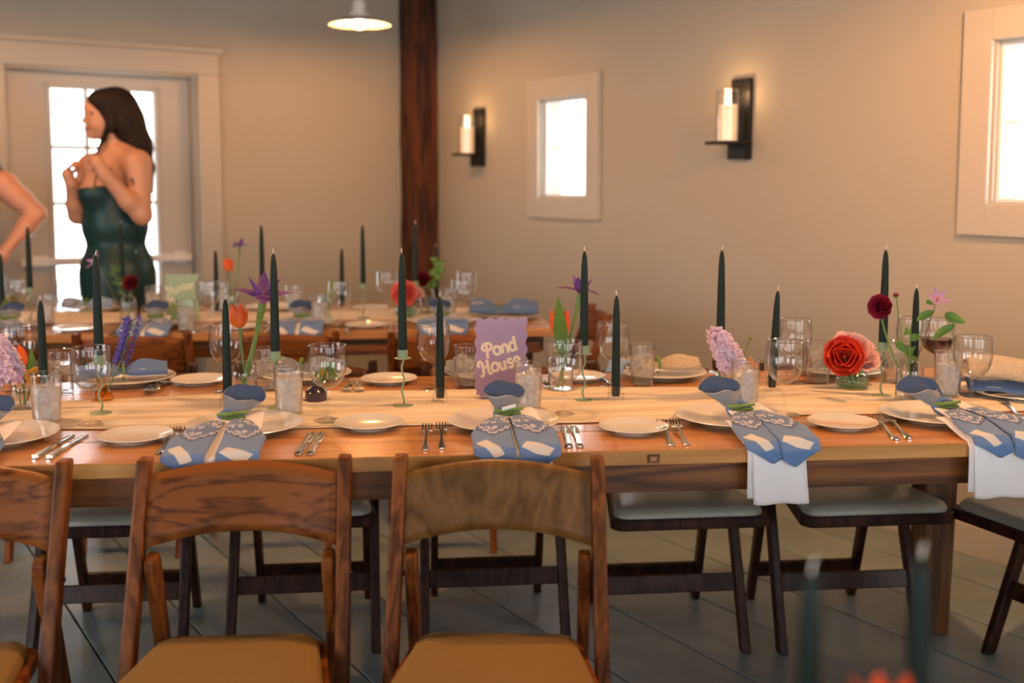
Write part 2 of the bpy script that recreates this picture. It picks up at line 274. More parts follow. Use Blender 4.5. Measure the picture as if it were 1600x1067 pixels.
# ------------------------------------------------------------------ geometry helpers
class MB:
    def __init__(s): s.v = []; s.f = []; s.uv = []
    def add(s, vs, fs, uvs=None, mtx=None):
        k = len(s.v)
        vs = [Vector(p) for p in vs]
        if mtx is not None: vs = [mtx @ p for p in vs]
        s.v += vs; s.f += [tuple(i+k for i in f) for f in fs]; s.uv += (uvs or [(0, 0)]*len(vs)); return s
    def box(s, lo, hi, mtx=None):
        (a, b, c), (d, e, f) = lo, hi
        vs = [(a,b,c),(d,b,c),(d,e,c),(a,e,c),(a,b,f),(d,b,f),(d,e,f),(a,e,f)]
        return s.add(vs, [(0,3,2,1),(4,5,6,7),(0,1,5,4),(1,2,6,5),(2,3,7,6),(3,0,4,7)], None, mtx)
    def hexa(s, p):  # 8 corner points, bottom ring then top ring
        return s.add(p, [(0,3,2,1),(4,5,6,7),(0,1,5,4),(1,2,6,5),(2,3,7,6),(3,0,4,7)])
    def beam(s, p0, p1, wx, wy, ax=(1, 0, 0)):  # rectangular bar from p0 to p1
        p0 = Vector(p0); p1 = Vector(p1); z = (p1-p0).normalized(); x = Vector(ax); x = (x-z*x.dot(z)).normalized(); y = z.cross(x)
        r = [(-1,-1),(1,-1),(1,1),(-1,1)]
        return s.hexa([p+x*(a*wx/2)+y*(b*wy/2) for p in (p0, p1) for a, b in r])
    def lathe(s, prof, n=24, mtx=None, sx=1, sy=1):
        vs, fs, uvs = [], [], []
        for j, (r, z) in enumerate(prof):
            for i in range(n):
                t = 2*PI*i/n; vs.append((r*math.cos(t)*sx, r*math.sin(t)*sy, z)); uvs.append((i/n, j/max(1, len(prof)-1)))
        for j in range(len(prof)-1):
            for i in range(n):
                a = j*n+i; b = j*n+(i+1) % n; fs.append((a, b, b+n, a+n))
        if prof[0][0] > 1e-6 and s.capped: fs.append(tuple(range(n-1, -1, -1)))
        if prof[-1][0] > 1e-6 and s.capped: fs.append(tuple((len(prof)-1)*n+i for i in range(n)))
        return s.add(vs, fs, uvs, mtx)
    capped = False
    def tube(s, pts, rad, n=8, cap=True, flat=1.0):
        pts = [Vector(p) for p in pts]; m = len(pts)
        rad = [rad]*m if isinstance(rad, (int, float)) else rad
        up = Vector((0, 0, 1)); vs, fs, uvs = [], [], []
        t0 = (pts[1]-pts[0]).normalized(); x = t0.orthogonal().normalized()
        for j, p in enumerate(pts):
            t = (pts[min(j+1, m-1)]-pts[max(j-1, 0)])
            t = t.normalized() if t.length > 1e-9 else t0
            x = x-t*x.dot(t); x = x.normalized() if x.length > 1e-6 else t.orthogonal().normalized(); y = t.cross(x)
            for i in range(n):
                a = 2*PI*i/n; vs.append(p+x*(math.cos(a)*rad[j])+y*(math.sin(a)*rad[j]*flat)); uvs.append((i/n, j/(m-1)))
        for j in range(m-1):
            for i in range(n):
                a = j*n+i; b = j*n+(i+1) % n; fs.append((a, b, b+n, a+n))
        if cap: fs.append(tuple(range(n-1, -1, -1))); fs.append(tuple((m-1)*n+i for i in range(n)))
        return s.add(vs, fs, uvs)
    def grid(s, fn, nu, nv, mtx=None):
        vs, fs, uvs = [], [], []
        for j in range(nv+1):
            for i in range(nu+1):
                u, v = i/nu, j/nv; vs.append(fn(u, v)); uvs.append((u, v))
        for j in range(nv):
            for i in range(nu):
                a = j*(nu+1)+i; fs.append((a, a+1, a+nu+2, a+nu+1))
        return s.add(vs, fs, uvs, mtx)
    def prism(s, outline, z0, z1, mtx=None):
        n = len(outline); vs = [(x, y, z0) for x, y in outline]+[(x, y, z1) for x, y in outline]
        fs = [tuple(range(n-1, -1, -1)), tuple(range(n, 2*n))]+[(i, (i+1) % n, n+(i+1) % n, n+i) for i in range(n)]
        return s.add(vs, fs, None, mtx)
    def ball(s, c, r, n=10, m=7, mtx=None):
        r = (r, r, r) if isinstance(r, (int, float)) else r; c = Vector(c)
        def fn(u, v):
            a = 2*PI*u; b = PI*(v-.5); return c+Vector((r[0]*math.cos(a)*math.cos(b), r[1]*math.sin(a)*math.cos(b), r[2]*math.sin(b)))
        return s.grid(fn, n, m, mtx)
    def mesh(s, name, smooth=True, bevel=0):
        me = bpy.data.meshes.new(name); me.from_pydata([tuple(p) for p in s.v], [], s.f)
        ul = me.uv_layers.new(name='UVMap')
        li = np.empty(len(me.loops), np.int32); me.loops.foreach_get('vertex_index', li)
        ul.data.foreach_set('uv', np.array(s.uv, np.float32)[li].ravel())
        me.validate()
        if smooth:
            me.polygons.foreach_set('use_smooth', [True]*len(me.polygons))
            try: me.set_sharp_from_angle(angle=math.radians(38))
            except Exception: pass
        me.update(); return me
def obj(name, mb, material, parent=None, smooth=True, bevel=0, solid=0):
    me = mb.mesh(name, smooth) if isinstance(mb, MB) else mb
    if material is not None and not me.materials: me.materials.append(M[material] if isinstance(material, str) else material)
    o = bpy.data.objects.new(name, me); COL.objects.link(o)
    if parent is not None: o.parent = parent
    if bevel:
        b = o.modifiers.new('bevel', 'BEVEL'); b.width = bevel; b.segments = 2; b.limit_method = 'ANGLE'; b.angle_limit = math.radians(40)
    if solid:
        b = o.modifiers.new('solid', 'SOLIDIFY'); b.thickness = solid; b.offset = 0
    return o
def tag(o, label, cat, group=None):
    o['label'] = label; o['category'] = cat
    if group: o['group'] = group
    return o
def thing(name, loc, rotz=0, label=None, cat=None, group=None):
    o = bpy.data.objects.new(name, None); COL.objects.link(o); o.empty_display_size = .05
    o.location = loc; o.rotation_euler = (0, 0, rotz)
    if label: tag(o, label, cat, group)
    return o
def struct(o, label=None, cat=None):
    o['kind'] = 'structure'
    if label: o['label'] = label; o['category'] = cat
    return o
def dup(root, loc, rotz, label, group=None):
    r = root.copy(); COL.objects.link(r); r.location = loc; r.rotation_euler = (0, 0, rotz); r['label'] = label
    if group: r['group'] = group
    for ch in list(root.children):
        c = ch.copy(); COL.objects.link(c); c.parent = r
        for g in list(ch.children):
            d = g.copy(); COL.objects.link(d); d.parent = c
    return r
class Proto:   # the first placing uses the thing itself, later ones are copies with copies of the parts
    def __init__(s, build): s.build = build; s.root = None
    def __call__(s, loc, rotz, label, group=None):
        if s.root is None:
            s.root = s.build(); s.root.location = loc; s.root.rotation_euler = (0, 0, rotz); s.root['label'] = label
            if group: s.root['group'] = group
            return s.root
        return dup(s.root, loc, rotz, label, group)
def bez(p0, p1, p2, n=10):
    p0, p1, p2 = Vector(p0), Vector(p1), Vector(p2)
    return [p0*(1-t)**2+p1*2*t*(1-t)+p2*t*t for t in [i/n for i in range(n+1)]]
def rects(mb, quad): mb.add(quad, [(0, 1, 2, 3)])

# ------------------------------------------------------------------ room shell
def wall(name, org, d, n_in, length, height, holes, thick=.14, m='wall'):
    # inner face at org + d*s, body behind it; openings with reveals
    mb = MB(); org = Vector(org); up = Vector((0, 0, 1)); back = -Vector(n_in)*thick
    ss = sorted({0, length, *[h[0] for h in holes], *[h[1] for h in holes]}); zs = sorted({0, height, *[h[2] for h in holes], *[h[3] for h in holes]})
    P = lambda s_, z, k=0: org+d*s_+up*z+back*k
    for i in range(len(ss)-1):
        for j in range(len(zs)-1):
            sm, zm = (ss[i]+ss[i+1])/2, (zs[j]+zs[j+1])/2
            if any(h[0] < sm < h[1] and h[2] < zm < h[3] for h in holes): continue
            q = [(ss[i], zs[j]), (ss[i+1], zs[j]), (ss[i+1], zs[j+1]), (ss[i], zs[j+1])]
            mb.hexa([P(a, b, 0) for a, b in q[:2]]+[P(a, b, 1) for a, b in q[1::-1]]+[P(q[3][0], q[3][1], 0), P(q[2][0], q[2][1], 0), P(q[2][0], q[2][1], 1), P(q[3][0], q[3][1], 1)])
    return struct(obj(name, mb, m, smooth=False))
# right wall openings from the photograph
a0, z0 = on_right(846, 307); a1, z1 = on_right(918, 150)
W2 = (a0, a1, z0-.0, on_right(918, 150)[1])
b0, zb0 = on_right(1549, 316); _, zb1 = on_right(1553, 66)
W1 = (b0, b0+(W2[1]-W2[0])*1.02, zb0, zb1)
print('windows', W1, W2)
wall('wall_right', CORNER, D_A, D_B, ROOM_A, CEIL, [W1, W2])
dl, ztop = on_back(5, 101); dr, _ = on_back(306, 116)
DOOR = (dr, dl, 0, ztop); print('door', DOOR)
wall('wall_back', CORNER, D_B, D_A, ROOM_B, CEIL, [DOOR], thick=.2)
wall('wall_left', room(0, ROOM_B), D_A, -D_B, ROOM_A, CEIL, [(2.4, 4.0, .75, 2.15), (5.6, 7.2, .75, 2.15)])
wall('wall_front', room(ROOM_A, 0), D_B, -D_A, ROOM_B, CEIL, [(.55, 2.05, .7, 2.2), (2.65, 4.15, .7, 2.2), (4.65, 6.15, .7, 2.2)])
mb = MB(); mb.hexa([room(-.2, -.2, CEIL), room(ROOM_A+.2, -.2, CEIL), room(ROOM_A+.2, ROOM_B+.2, CEIL), room(-.2, ROOM_B+.2, CEIL)]+[room(-.2, -.2, CEIL+.1), room(ROOM_A+.2, -.2, CEIL+.1), room(ROOM_A+.2, ROOM_B+.2, CEIL+.1), room(-.2, ROOM_B+.2, CEIL+.1)])
struct(obj('ceiling', mb, 'ceiling', smooth=False))
# floor: dark sub-floor with wide grey painted planks, open joints
mb = MB(); mb.hexa([room(a, b, z) for z in (-.06, -.035) for a, b in ((-.2, -.2), (ROOM_A+.2, -.2), (ROOM_A+.2, ROOM_B+.2), (-.2, ROOM_B+.2))])
M['subfloor'] = mat('dark_subfloor', (.02, .018, .016), .9)
fl = struct(obj('floor', mb, 'subfloor', smooth=False))
PW = .2825; off = 3.42-2.62   # joint lines sit at b = off + k*PW
angA = math.atan2(D_A.y, D_A.x); cache = {}
k0 = -3
for k in range(k0, 22):
    lo = max(off+k*PW, 0); hi = min(off+(k+1)*PW, ROOM_B)
    if hi-lo < .02: continue
    cuts = [0, 1.2+1.4*((k*37) % 10)/10, ROOM_A]
    for i in range(2):
        p = room(cuts[i]+.0015, lo+.003); Lh = cuts[i+1]-cuts[i]-.003; Wd = hi-lo-.006
        mb = MB(); mb.box((0, -Wd, -.035), (Lh, 0, 0))
        o = obj('plank', mb, 'floor', fl, smooth=False, bevel=.002); o.location = p; o.rotation_euler = (0, 0, angA)
# baseboard on both visible walls
def strip(name, p, d, n_in, s0, s1, z0, z1, t, m, parent=None):
    mb = MB(); up = Vector((0, 0, 1)); d = Vector(d); n_in = Vector(n_in)
    P = lambda s_, k, z: Vector(p)+d*s_+n_in*k+up*z
    mb.hexa([P(s0, .001, z0), P(s1, .001, z0), P(s1, t, z0), P(s0, t, z0), P(s0, .001, z1), P(s1, .001, z1), P(s1, t, z1), P(s0, t, z1)])
    return obj(name, mb, m, parent, smooth=False, bevel=.003)
struct(strip('baseboard_right', CORNER, D_A, D_B, .2, ROOM_A-.02, 0, .11, .018, 'trim'))
struct(strip('baseboard_back', CORNER, D_B, D_A, .2, dr-.13, 0, .11, .018, 'trim'))
# hewn corner post and the wall beam
def rough_bar(name, p0, p1, wx, wy, ax, m, seg=14):
    mb = MB(); p0 = Vector(p0); p1 = Vector(p1); z = (p1-p0).normalized(); x = Vector(ax).normalized(); y = z.cross(x); rings = []
    offs = [(-1,-1),(0,-1.02),(1,-1),(1.02,0),(1,1),(0,1.02),(-1,1),(-1.02,0)]; n = 8
    for j in range(seg+1):
        c = p0.lerp(p1, j/seg)
        for a, b in offs: rings.append(c+x*(a*wx/2+random.uniform(-.005, .005))+y*(b*wy/2+random.uniform(-.005, .005)))
    fs = [(j*n+i, j*n+(i+1) % n, (j+1)*n+(i+1) % n, (j+1)*n+i) for j in range(seg) for i in range(n)]+[tuple(range(n-1, -1, -1)), tuple(seg*n+i for i in range(n))]
    mb.add(rings, fs); return obj(name, mb, m, smooth=False)
struct(rough_bar('trim_1', room(.092, .092, 0), room(.092, .092, CEIL), .175, .175, D_A, 'timber'), 'rough brown timber post in the corner between the two walls', 'post')
struct(rough_bar('trim_2', room(.185, .085, 2.585), room(ROOM_A, .085, 2.585), .16, .16, (0, 0, 1), 'timber', 30), 'dark timber beam along the top of the wall with the small windows', 'beam')
# ---- small casement windows of the right wall
def small_window(name, W, cols, rows, label):
    a0, a1, z0, z1 = W
    R = struct(thing(name, room(a0, -.034, z0)), label, 'window'); R.rotation_euler = (0, 0, angA)
    wd, ht = a1-a0, z1-z0
    # local frame: x along the wall, y into the room is -D_B.. (left of D_A)
    def part(nm, lo, hi, m, parent=R, bev=.002):
        b = MB(); b.box(lo, hi); return obj(nm, b, m, parent, smooth=False, bevel=bev)
    sgn = -1  # into the room: local -y (D_B lies to the right of D_A)
    cw, q = .115, .034
    Y0, Y1 = -(q+.022), -(q+.0005)
    part('casing', (-cw, Y0, -cw), (-.008, Y1, ht+cw), 'trim'); part('casing', (wd+.008, Y0, -cw), (wd+cw, Y1, ht+cw), 'trim')
    part('casing', (-.0075, Y0, ht+.006), (wd+.0075, Y1, ht+cw), 'trim'); part('casing', (-.0075, Y0, -cw), (wd+.0075, Y1, -.006), 'trim')
    t = .014; y0, y1 = -.012, .012
    part('stile', (0, y0, 0), (t, y1, ht), 'sash'); part('stile', (wd-t, y0, 0), (wd, y1, ht), 'sash')
    part('rail', (t, y0, 0), (wd-t, y1, t), 'sash'); part('rail', (t, y0, ht-t), (wd-t, y1, ht), 'sash')
    for i in range(1, rows): part('muntin', (t, y0+.004, ht*i/rows-.004), (wd-t, y1-.004, ht*i/rows+.004), 'sash')
    for i in range(1, cols): part('muntin', (wd*i/cols-.0035, y0+.006, t), (wd*i/cols+.0035, y1-.006, ht-t), 'sash')
    for i in range(cols):
        for j in range(rows): part('pane', (wd*i/cols+.0036 if i else t, -.005, ht*j/rows+.0041 if j else t), (wd*(i+1)/cols-.0036 if i < cols-1 else wd-t, -.001, ht*(j+1)/rows-.0041 if j < rows-1 else ht-t), 'pane', bev=0)
    return R
small_window('window_1', W1, 2, 2, 'large bright window at the right edge of the tan wall')
small_window('window_2', W2, 2, 2, 'small bright window between the two candle sconces')
# ---- glazed door of the back wall; local x runs along D_B (to the left), y to the outside
DR = struct(thing('door_1', room(0, dr, 0)), 'cream door with tall grid of glass panes behind the standing woman', 'door')
DR.rotation_euler = (0, 0, math.atan2(D_B.y, D_B.x))
DW = dl-dr
def dpart(nm, lo, hi, m='doorpaint', parent=None, bev=.003):
    b = MB(); b.box(lo, hi); return obj(nm, b, m, parent or DR, smooth=False, bevel=bev)
# (D_A is into the room; for a frame with x = D_B, local y = -D_A... or +D_A depending on handedness)
ysg = 1 if Vector((0, 0, 1)).cross(D_B).dot(D_A) > 0 else -1   # sign of local y that points into the room
def dy(a, b): return (min(ysg*a, ysg*b), max(ysg*a, ysg*b))
def dbox(nm, x0, x1, ya, yb, z0, z1, m='doorpaint', parent=None, bev=.003):
    y0, y1 = dy(ya, yb); return dpart(nm, (x0, y0, z0), (x1, y1, z1), m, parent, bev)
cw = .125
dbox('casing', -cw, -.002, .001, .028, 0, ztop+.003, 'trim'); dbox('casing', DW+.002, DW+cw, .001, .028, 0, ztop+.003, 'trim')
dbox('casing', -cw, DW+cw, .001, .028, ztop+.004, ztop+cw, 'trim'); dbox('cornice', -cw-.02, DW+cw+.02, .001, .05, ztop+cw+.001, ztop+cw+.03, 'trim')
def gx(px, py=250):  # where a pixel column falls on the door leaf
    r = ray(px, py); n = -D_A; p0 = CORNER-D_A*.12; t = (n.dot(p0)-0)/n.dot(r); p = r*t; return (p-CORNER).dot(D_B)-dr, p.z+CAMH
x_r, zg1 = gx(238, 150); x_l, zg1 = gx(78, 139); lx1 = gx(10)[0]
zrow = [gx(100, y)[1] for y in (139, 230, 318, 405, 492, 560)]
L0, L1 = .012, DW-.012; yo, yi = -.15, -.105
dbox('stile', L0, x_r, yo, yi, .01, ztop-.012); dbox('stile', x_l, L1, yo, yi, .01, ztop-.012)
dbox('rail', x_r+.0005, x_l-.0005, yo, yi, zrow[0], ztop-.012); dbox('rail', x_r+.0005, x_l-.0005, yo, yi, .01, zrow[5])
gw = x_l-x_r
for i in (1, 2): dbox('muntin', x_r+gw*i/3-.011, x_r+gw*i/3+.011, yo+.008, yi-.004, zrow[5], zrow[0])
for z in zrow[1:5]: dbox('muntin', x_r+.001, x_l-.001, yo+.01, yi-.006, z-.011, z+.011)
for i in range(3):
    for j in range(5): dbox('pane', x_r+gw*i/3+(.011 if i else 0), x_r+gw*(i+1)/3-(.011 if i < 2 else 0), yo+.018, yo+.022, zrow[j+1]+.011, zrow[j]-.011, 'pane', bev=0)
for nm, xa, xb, za, zb in (('glazing_bead', x_r-.03, x_r-.006, zrow[5], zrow[0]+.03), ('glazing_bead', x_l+.006, x_l+.03, zrow[5], zrow[0]+.03), ('glazing_bead', x_r-.03, x_l+.03, zrow[0]+.006, zrow[0]+.03)):
    dbox(nm, xa, xb, yi, yi+.012, za, zb)
pb = dbox('push_bar', .03, DW-.06, yi+.012, yi+.055, gx(100, 414)[1], gx(100, 402)[1], 'sash', bev=.006)
dbox('bar_mount', .05, .12, yi, yi+.012, gx(100, 418)[1], gx(100, 398)[1], 'sash'); dbox('bar_mount', DW-.2, DW-.12, yi, yi+.012, gx(100, 418)[1], gx(100, 398)[1], 'sash')
xs0, zs0 = gx(106, 161); xs1, zs1 = gx(83, 143)
dbox('window_sticker', xs0, xs1, yo+.0225, yo+.0235, zs0, zs1, 'paper', bev=0)
dbox('jamb', .0005, .011, -.199, -.0005, 0, ztop-.001, 'trim'); dbox('jamb', DW-.011, DW-.0005, -.199, -.0005, 0, ztop-.001, 'trim'); dbox('jamb', .0115, DW-.0115, -.199, -.0005, ztop-.0115, ztop-.001, 'trim')

# ------------------------------------------------------------------ pendant lamps (they hang from the ceiling)
def build_pendant():
    R = thing('pendant_lamp', (0, 0, 0), 0, 'x', 'lamp')
    b = MB(); b.lathe([(.165, 0), (.166, .004), (.12, .022), (.075, .036), (.05, .046), (.047, .052), (.045, .046), (.07, .032), (.115, .018), (.158, .001)], 40); obj('shade', b, 'enamel', R)
    b = MB(); b.capped = True; b.lathe([(.05, .047), (.05, .062), (.034, .066), (.034, .115), (.026, .125), (.012, .135)], 24); obj('socket', b, 'enamel', R)
    b = MB(); b.tube([(0, 0, .13), (0, 0, .6)], .006, 8); obj('cord', b, 'black', R)
    b = MB(); b.capped = True; b.lathe([(.045, .59), (.05, .6), (.05, .648)], 20); obj('ceiling_rose', b, 'black', R)
    b = MB(); b.ball((0, 0, .006), (.026, .026, .026), 14, 10); b.lathe([(.014, .028), (.013, .05)], 12); obj('bulb', b, M['bulb'], R)
    return R
M['bulb'] = emit('glowing_bulb', PEND_C, PEND_W/(4*PI*PI*.026**2))   # the bulb itself lights the room
pend = Proto(build_pendant)
PZ = CEIL-.65
pv = atY(562, 52, 5.62); pv.z = PZ
PENDS = [(pv, 'white enamel pendant lamp hanging near the corner post', .45)]
for p, lab, e in PENDS+[((-1.6, 2.45, PZ), 'white enamel pendant lamp over the left of the near table', 1.0), ((-.1, 2.6, PZ), 'white enamel pendant lamp over the middle of the near table', 1.0), ((1.4, 2.6, PZ), 'white enamel pendant lamp over the right end of the near table', 1.7), ((-2.1, 4.3, PZ), 'white enamel pendant lamp over the left of the far table', .6)]:
    lamp = pend(p, 0, lab, 'enamel pendant lamps')
    for ch in lamp.children:
        if ch.name.startswith('bulb'):
            ch.data = ch.data.copy(); ch.data.materials.clear(); ch.data.materials.append(emit('glowing_bulb', PEND_C, e*PEND_W/(4*PI*PI*.026**2)))   # the bulb itself lights the room
# ------------------------------------------------------------------ candle sconces on the right wall
def sconce(px_c, ptop, pbot, label):
    a, zt = on_right(px_c, ptop); _, zb = on_right(px_c, pbot)
    R = thing('wall_sconce', room(a, 0, zb), angA, label, 'sconce', 'candle sconces'); h = zt-zb
    def bx_(nm, lo, hi, m): b = MB(); b.box(lo, hi); return obj(nm, b, m, R, smooth=False, bevel=.002)
    bx_('back_plate', (-.055, -.022, 0), (.055, -.001, h), 'black')
    bx_('shelf', (-.07, -.16, .062), (.07, -.0225, .076), 'black'); bx_('bracket', (-.05, -.045, .0), (.05, -.0225, .0615), 'black')
    C = Matrix.Translation((0, -.095, .0765))
    b = MB(); b.lathe([(.05, 0), (.05, .215), (.0475, .215), (.0475, .002)], 28, C); obj('glass_chimney', b, 'glass', R)
    b = MB(); b.lathe([(.0475, .2145), (.0503, .2147), (.0507, .2165), (.049, .218), (.0472, .2165), (.0475, .2145)], 28, C); obj('chimney_rim', b, 'rim', R)
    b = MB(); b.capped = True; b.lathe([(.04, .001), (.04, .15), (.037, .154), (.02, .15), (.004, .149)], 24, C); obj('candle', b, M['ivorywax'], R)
    b = MB(); b.lathe([(.001, .15), (.008, .158), (.009, .168), (.005, .182), (.0008, .195)], 10, C); obj('flame', b, M['flame'], R)
    l = bpy.data.lights.new('candle_light', 'POINT'); l.energy = .9; l.color = (1, .55, .22); l.shadow_soft_size = .015
    o = bpy.data.objects.new('candle_light', l); COL.objects.link(o); o.location = room(a, .095, zb+.0765+.2)
M['ivorywax'] = None
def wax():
    m = mat('ivory_wax_glow', (.88, .72, .50), .5, sub=.4); b = m.node_tree.nodes['Principled BSDF']
    b.inputs['Emission Color'].default_value = (1, .62, .30, 1); b.inputs['Emission Strength'].default_value = .35; return m  # uniform emission stands in for the flame's light glowing through the wax
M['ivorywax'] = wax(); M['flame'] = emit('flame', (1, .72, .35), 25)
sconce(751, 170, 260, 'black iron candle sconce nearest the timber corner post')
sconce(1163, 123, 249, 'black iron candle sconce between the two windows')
# ------------------------------------------------------------------ tables
T = .765; ANG = math.radians(5.46); E1 = Vector((math.cos(ANG), math.sin(ANG), 0)); E2 = Vector((-math.sin(ANG), math.cos(ANG), 0))
def table(name, org, L0, L1, Wd, label, topm='tabletop', planks=5, thick=.032, rot=ANG, knots=()):
    # org: middle of the front edge; local x along, y to the back
    R = thing(name, org, rot, label, 'table')
    pw = Wd/planks
    for i in range(planks):
        b = MB(); b.box((L0, i*pw+.0006, T-thick), (L1, (i+1)*pw-.0006, T)); o = obj('plank', b, topm, R, smooth=False, bevel=.0025)
    i0 = .03; ah = .066; z0, z1 = T-thick-ah, T-thick-.0005
    for nm, lo, hi in (('apron', (L0+.05, i0, z0), (L1-.05, i0+.03, z1)), ('apron', (L0+.05, Wd-i0-.03, z0), (L1-.05, Wd-i0, z1)), ('apron', (L0+i0, i0+.031, z0), (L0+i0+.03, Wd-i0-.031, z1)), ('apron', (L1-i0-.03, i0+.031, z0), (L1-i0, Wd-i0-.031, z1))):
        b = MB(); b.box(lo, hi); obj(nm, b, 'apron', R, smooth=False, bevel=.002)
    for x in (L0+.07, L1-.07-.105):
        for y in (i0+.032, Wd-i0-.032-.105):
            b = MB(); q = .105; zt = T-thick-.001; tp = .012
            b.hexa([(x+tp, y+tp, 0), (x+q-tp, y+tp, 0), (x+q-tp, y+q-tp, 0), (x+tp, y+q-tp, 0), (x, y, zt), (x+q, y, zt), (x+q, y+q, zt), (x, y+q, zt)])
            obj('leg', b, 'tableleg', R, smooth=False, bevel=.004)
    return R
N_ORG = Vector((0, 2.155, 0)); F_ORG = Vector((0, 4.035, 0))
near = table('dining_table', N_ORG, -2.05, 1.44, .903, 'long honey pine table set with candles and the lilac Pond House sign')
b = MB(); b.box((0, -.0025, 0), (.026, .0005, .019)); k = obj('bolt_plug', b, 'apron', near, smooth=False, bevel=.003)
p = at(1012, 722, T-.024); k.location = ((p-N_ORG).dot(E1), 0, T-.027)
b = MB(); b.box((.006, -.0032, .005), (.019, -.0024, .014)); obj('plug_centre', b, 'tabletop', k, smooth=False)
far = table('dining_table', F_ORG, -2.46, .16, .90, 'long pine table at the back with the sage green Hunter sign', 'tabletop2')
fore = table('dining_table', Vector((0, .42, 0)), -.2, 2.2, .72, 'pine table in the foreground carrying two out of focus candles', 'tabletop2', rot=0)
def NT(x, y, z=T): return at(x, y, z)     # a pixel on a table top
def loc2(org, p): d = Vector(p)-org; return d.dot(E1), d.dot(E2)

# gauze runners
def runner(name, org, L0, L1, yc, hw, label, seed, hang=0):
    r_ = random.Random(seed); ph = [(r_.uniform(0, 6), r_.uniform(.5, 2.2), r_.uniform(20, 55), r_.uniform(.4, 1)) for _ in range(7)]
    def fn(u, v):
        x = L0+(L1-L0)*u; e = .022*math.sin(x*3.1+seed)+.014*math.sin(x*7.3+2*seed)
        y = yc+(v-.5)*2*hw*(1+.10*math.sin(x*2.3+1))+e*(1 if v > .5 else -.6)
        h = sum(a*max(0, math.sin(p_+k*y*1.0+1.1*math.sin(x*f+p_))) for p_, f, k, a in ph)/7
        edge = min(1, min(v, 1-v)*9)
        z = T+.0022+.017*h*edge
        return (x, y, z)
    R = thing(name, org, ANG, label, 'table runner', 'gauze table runners')
    b = MB(); b.grid(fn, 170, 34); obj('cloth', b, 'gauze', R, solid=.0012)
    return R
runner('table_runner', N_ORG, -1.95, 1.42, .475, .195, 'cream gauze runner rippling along the near table', 3)
runner('table_runner', F_ORG, -2.40, .10, .47, .17, 'cream gauze runner along the far table', 8)

# ------------------------------------------------------------------ folding chairs; local: faces -y, feet on z = 0
def build_chair(padm, backm, wdm='chair'):
    R = thing('folding_chair', (0, 0, 0), 0, 'x', 'chair')
    def W(z): return .216+(.206-.216)*z/.787           # half width of the long legs, a little narrower at the top
    yl = lambda z: -.20+.29*z/.787
    for s in (-1, 1):
        b = MB(); hw, hd = .0135, .019
        pts = []
        for z, e in ((0, 0), (.787, 0)):
            x = s*(W(z)-hw); y = yl(z); pts += [(x-hw, y-hd, z), (x+hw, y-hd, z), (x+hw, y+hd, z), (x-hw, y+hd, z)]
        b.hexa(pts); obj('upright', b, wdm, R, smooth=False, bevel=.006)
        # rear leg, pivoting on the inside of the upright above the seat
        b = MB(); xi = s*(W(.4)-.0135*2-.018); n = []
        y0, z0 = yl(.61)-.005, .615; y1, z1 = .20, 0
        d = Vector((0, y1-y0, z1-z0)).normalized(); q = Vector((0, -d.z, d.y))
        for (yy, zz, wd) in ((y0, z0, .020), (y0+d.y*.02, z0+d.z*.02, .026), (y1, z1, .020)):
            c = Vector((xi, yy, zz))
            for a, bb in ((-1, -1), (1, -1), (1, 1), (-1, 1)): n.append(c+Vector((a*.0115, 0, 0))+q*(bb*wd*.9))
        for i in (8, 9, 10, 11): n[i].z = 0
        b.add(n, [(0,3,2,1),(8,9,10,11)]+[(j*4+i, j*4+(i+1) % 4, (j+1)*4+(i+1) % 4, (j+1)*4+i) for j in range(2) for i in range(4)])
        obj('rear_leg', b, wdm, R, smooth=False, bevel=.005)
        b = MB(); b.tube([(s*(W(.57)-.045), yl(.575)+.006, .575), (s*(W(.57)+.003), yl(.575)+.006, .575)], .005, 8); obj('bolt', b, 'black', R)
    # stretchers
    b = MB(); z = .18; b.beam((-(W(z)-.026), yl(z)+.0, z), ((W(z)-.026), yl(z), z), .050, .018, (0, .35, 1)); obj('stretcher', b, wdm, R, smooth=False, bevel=.003)
    b = MB(); z = .108; yr = .20-.178*z/.615; b.beam((-.1555, yr, z), (.1555, yr, z), .05, .016, (0, -.3, 1)); obj('stretcher', b, wdm, R, smooth=False, bevel=.003)
    # curved back rest
    hw = W(.7)-.026
    def fn(u, v):
        x = (u-.5)*2*hw; arch = .020*(1-(2*u-1)**2); z = .628+.128*v+arch*(.9 if v > .5 else 1.0); y = yl(z)-.006+.030*(1-(2*u-1)**2)
        return (x, y, z)
    b = MB(); b.grid(fn, 20, 6); obj('backrest', b, backm, R, solid=.014, bevel=.002)
    # seat frame with rounded corners and a padded top
    def rr(hx_f, hx_b, y0, y1, r, n=5):
        out = []
        for cx, cy, a0 in ((hx_b-r, y1-r, 0), (-(hx_b-r), y1-r, PI/2), (-(hx_f-r), y0+r, PI), (hx_f-r, y0+r, 3*PI/2)):
            for i in range(n+1):
                a = a0+PI/2*i/n; out.append((cx+r*math.cos(a), cy+r*math.sin(a)))
        return out
    b = MB(); b.prism(rr(.213, .165, -.37, .025, .035), .415, .443); obj('seat_frame', b, wdm, R, smooth=False, bevel=.004)
    b = MB(); n_ = 24; rings = []; ol = rr(.200, .153, -.357, .012, .04)
    for s_, z in ((1, .4435), (1.0, .452), (.965, .463), (.88, .469), (.5, .472)):
        for x, y in ol: rings.append((x*s_, (y+.17)*s_-.17, z))
    m_ = len(ol); b.add(rings, [(j*m_+i, j*m_+(i+1) % m_, (j+1)*m_+(i+1) % m_, (j+1)*m_+i) for j in range(4) for i in range(m_)]+[tuple(4*m_+i for i in range(m_)), tuple(range(m_-1, -1, -1))])
    obj('seat_pad', b, padm, R)
    return R
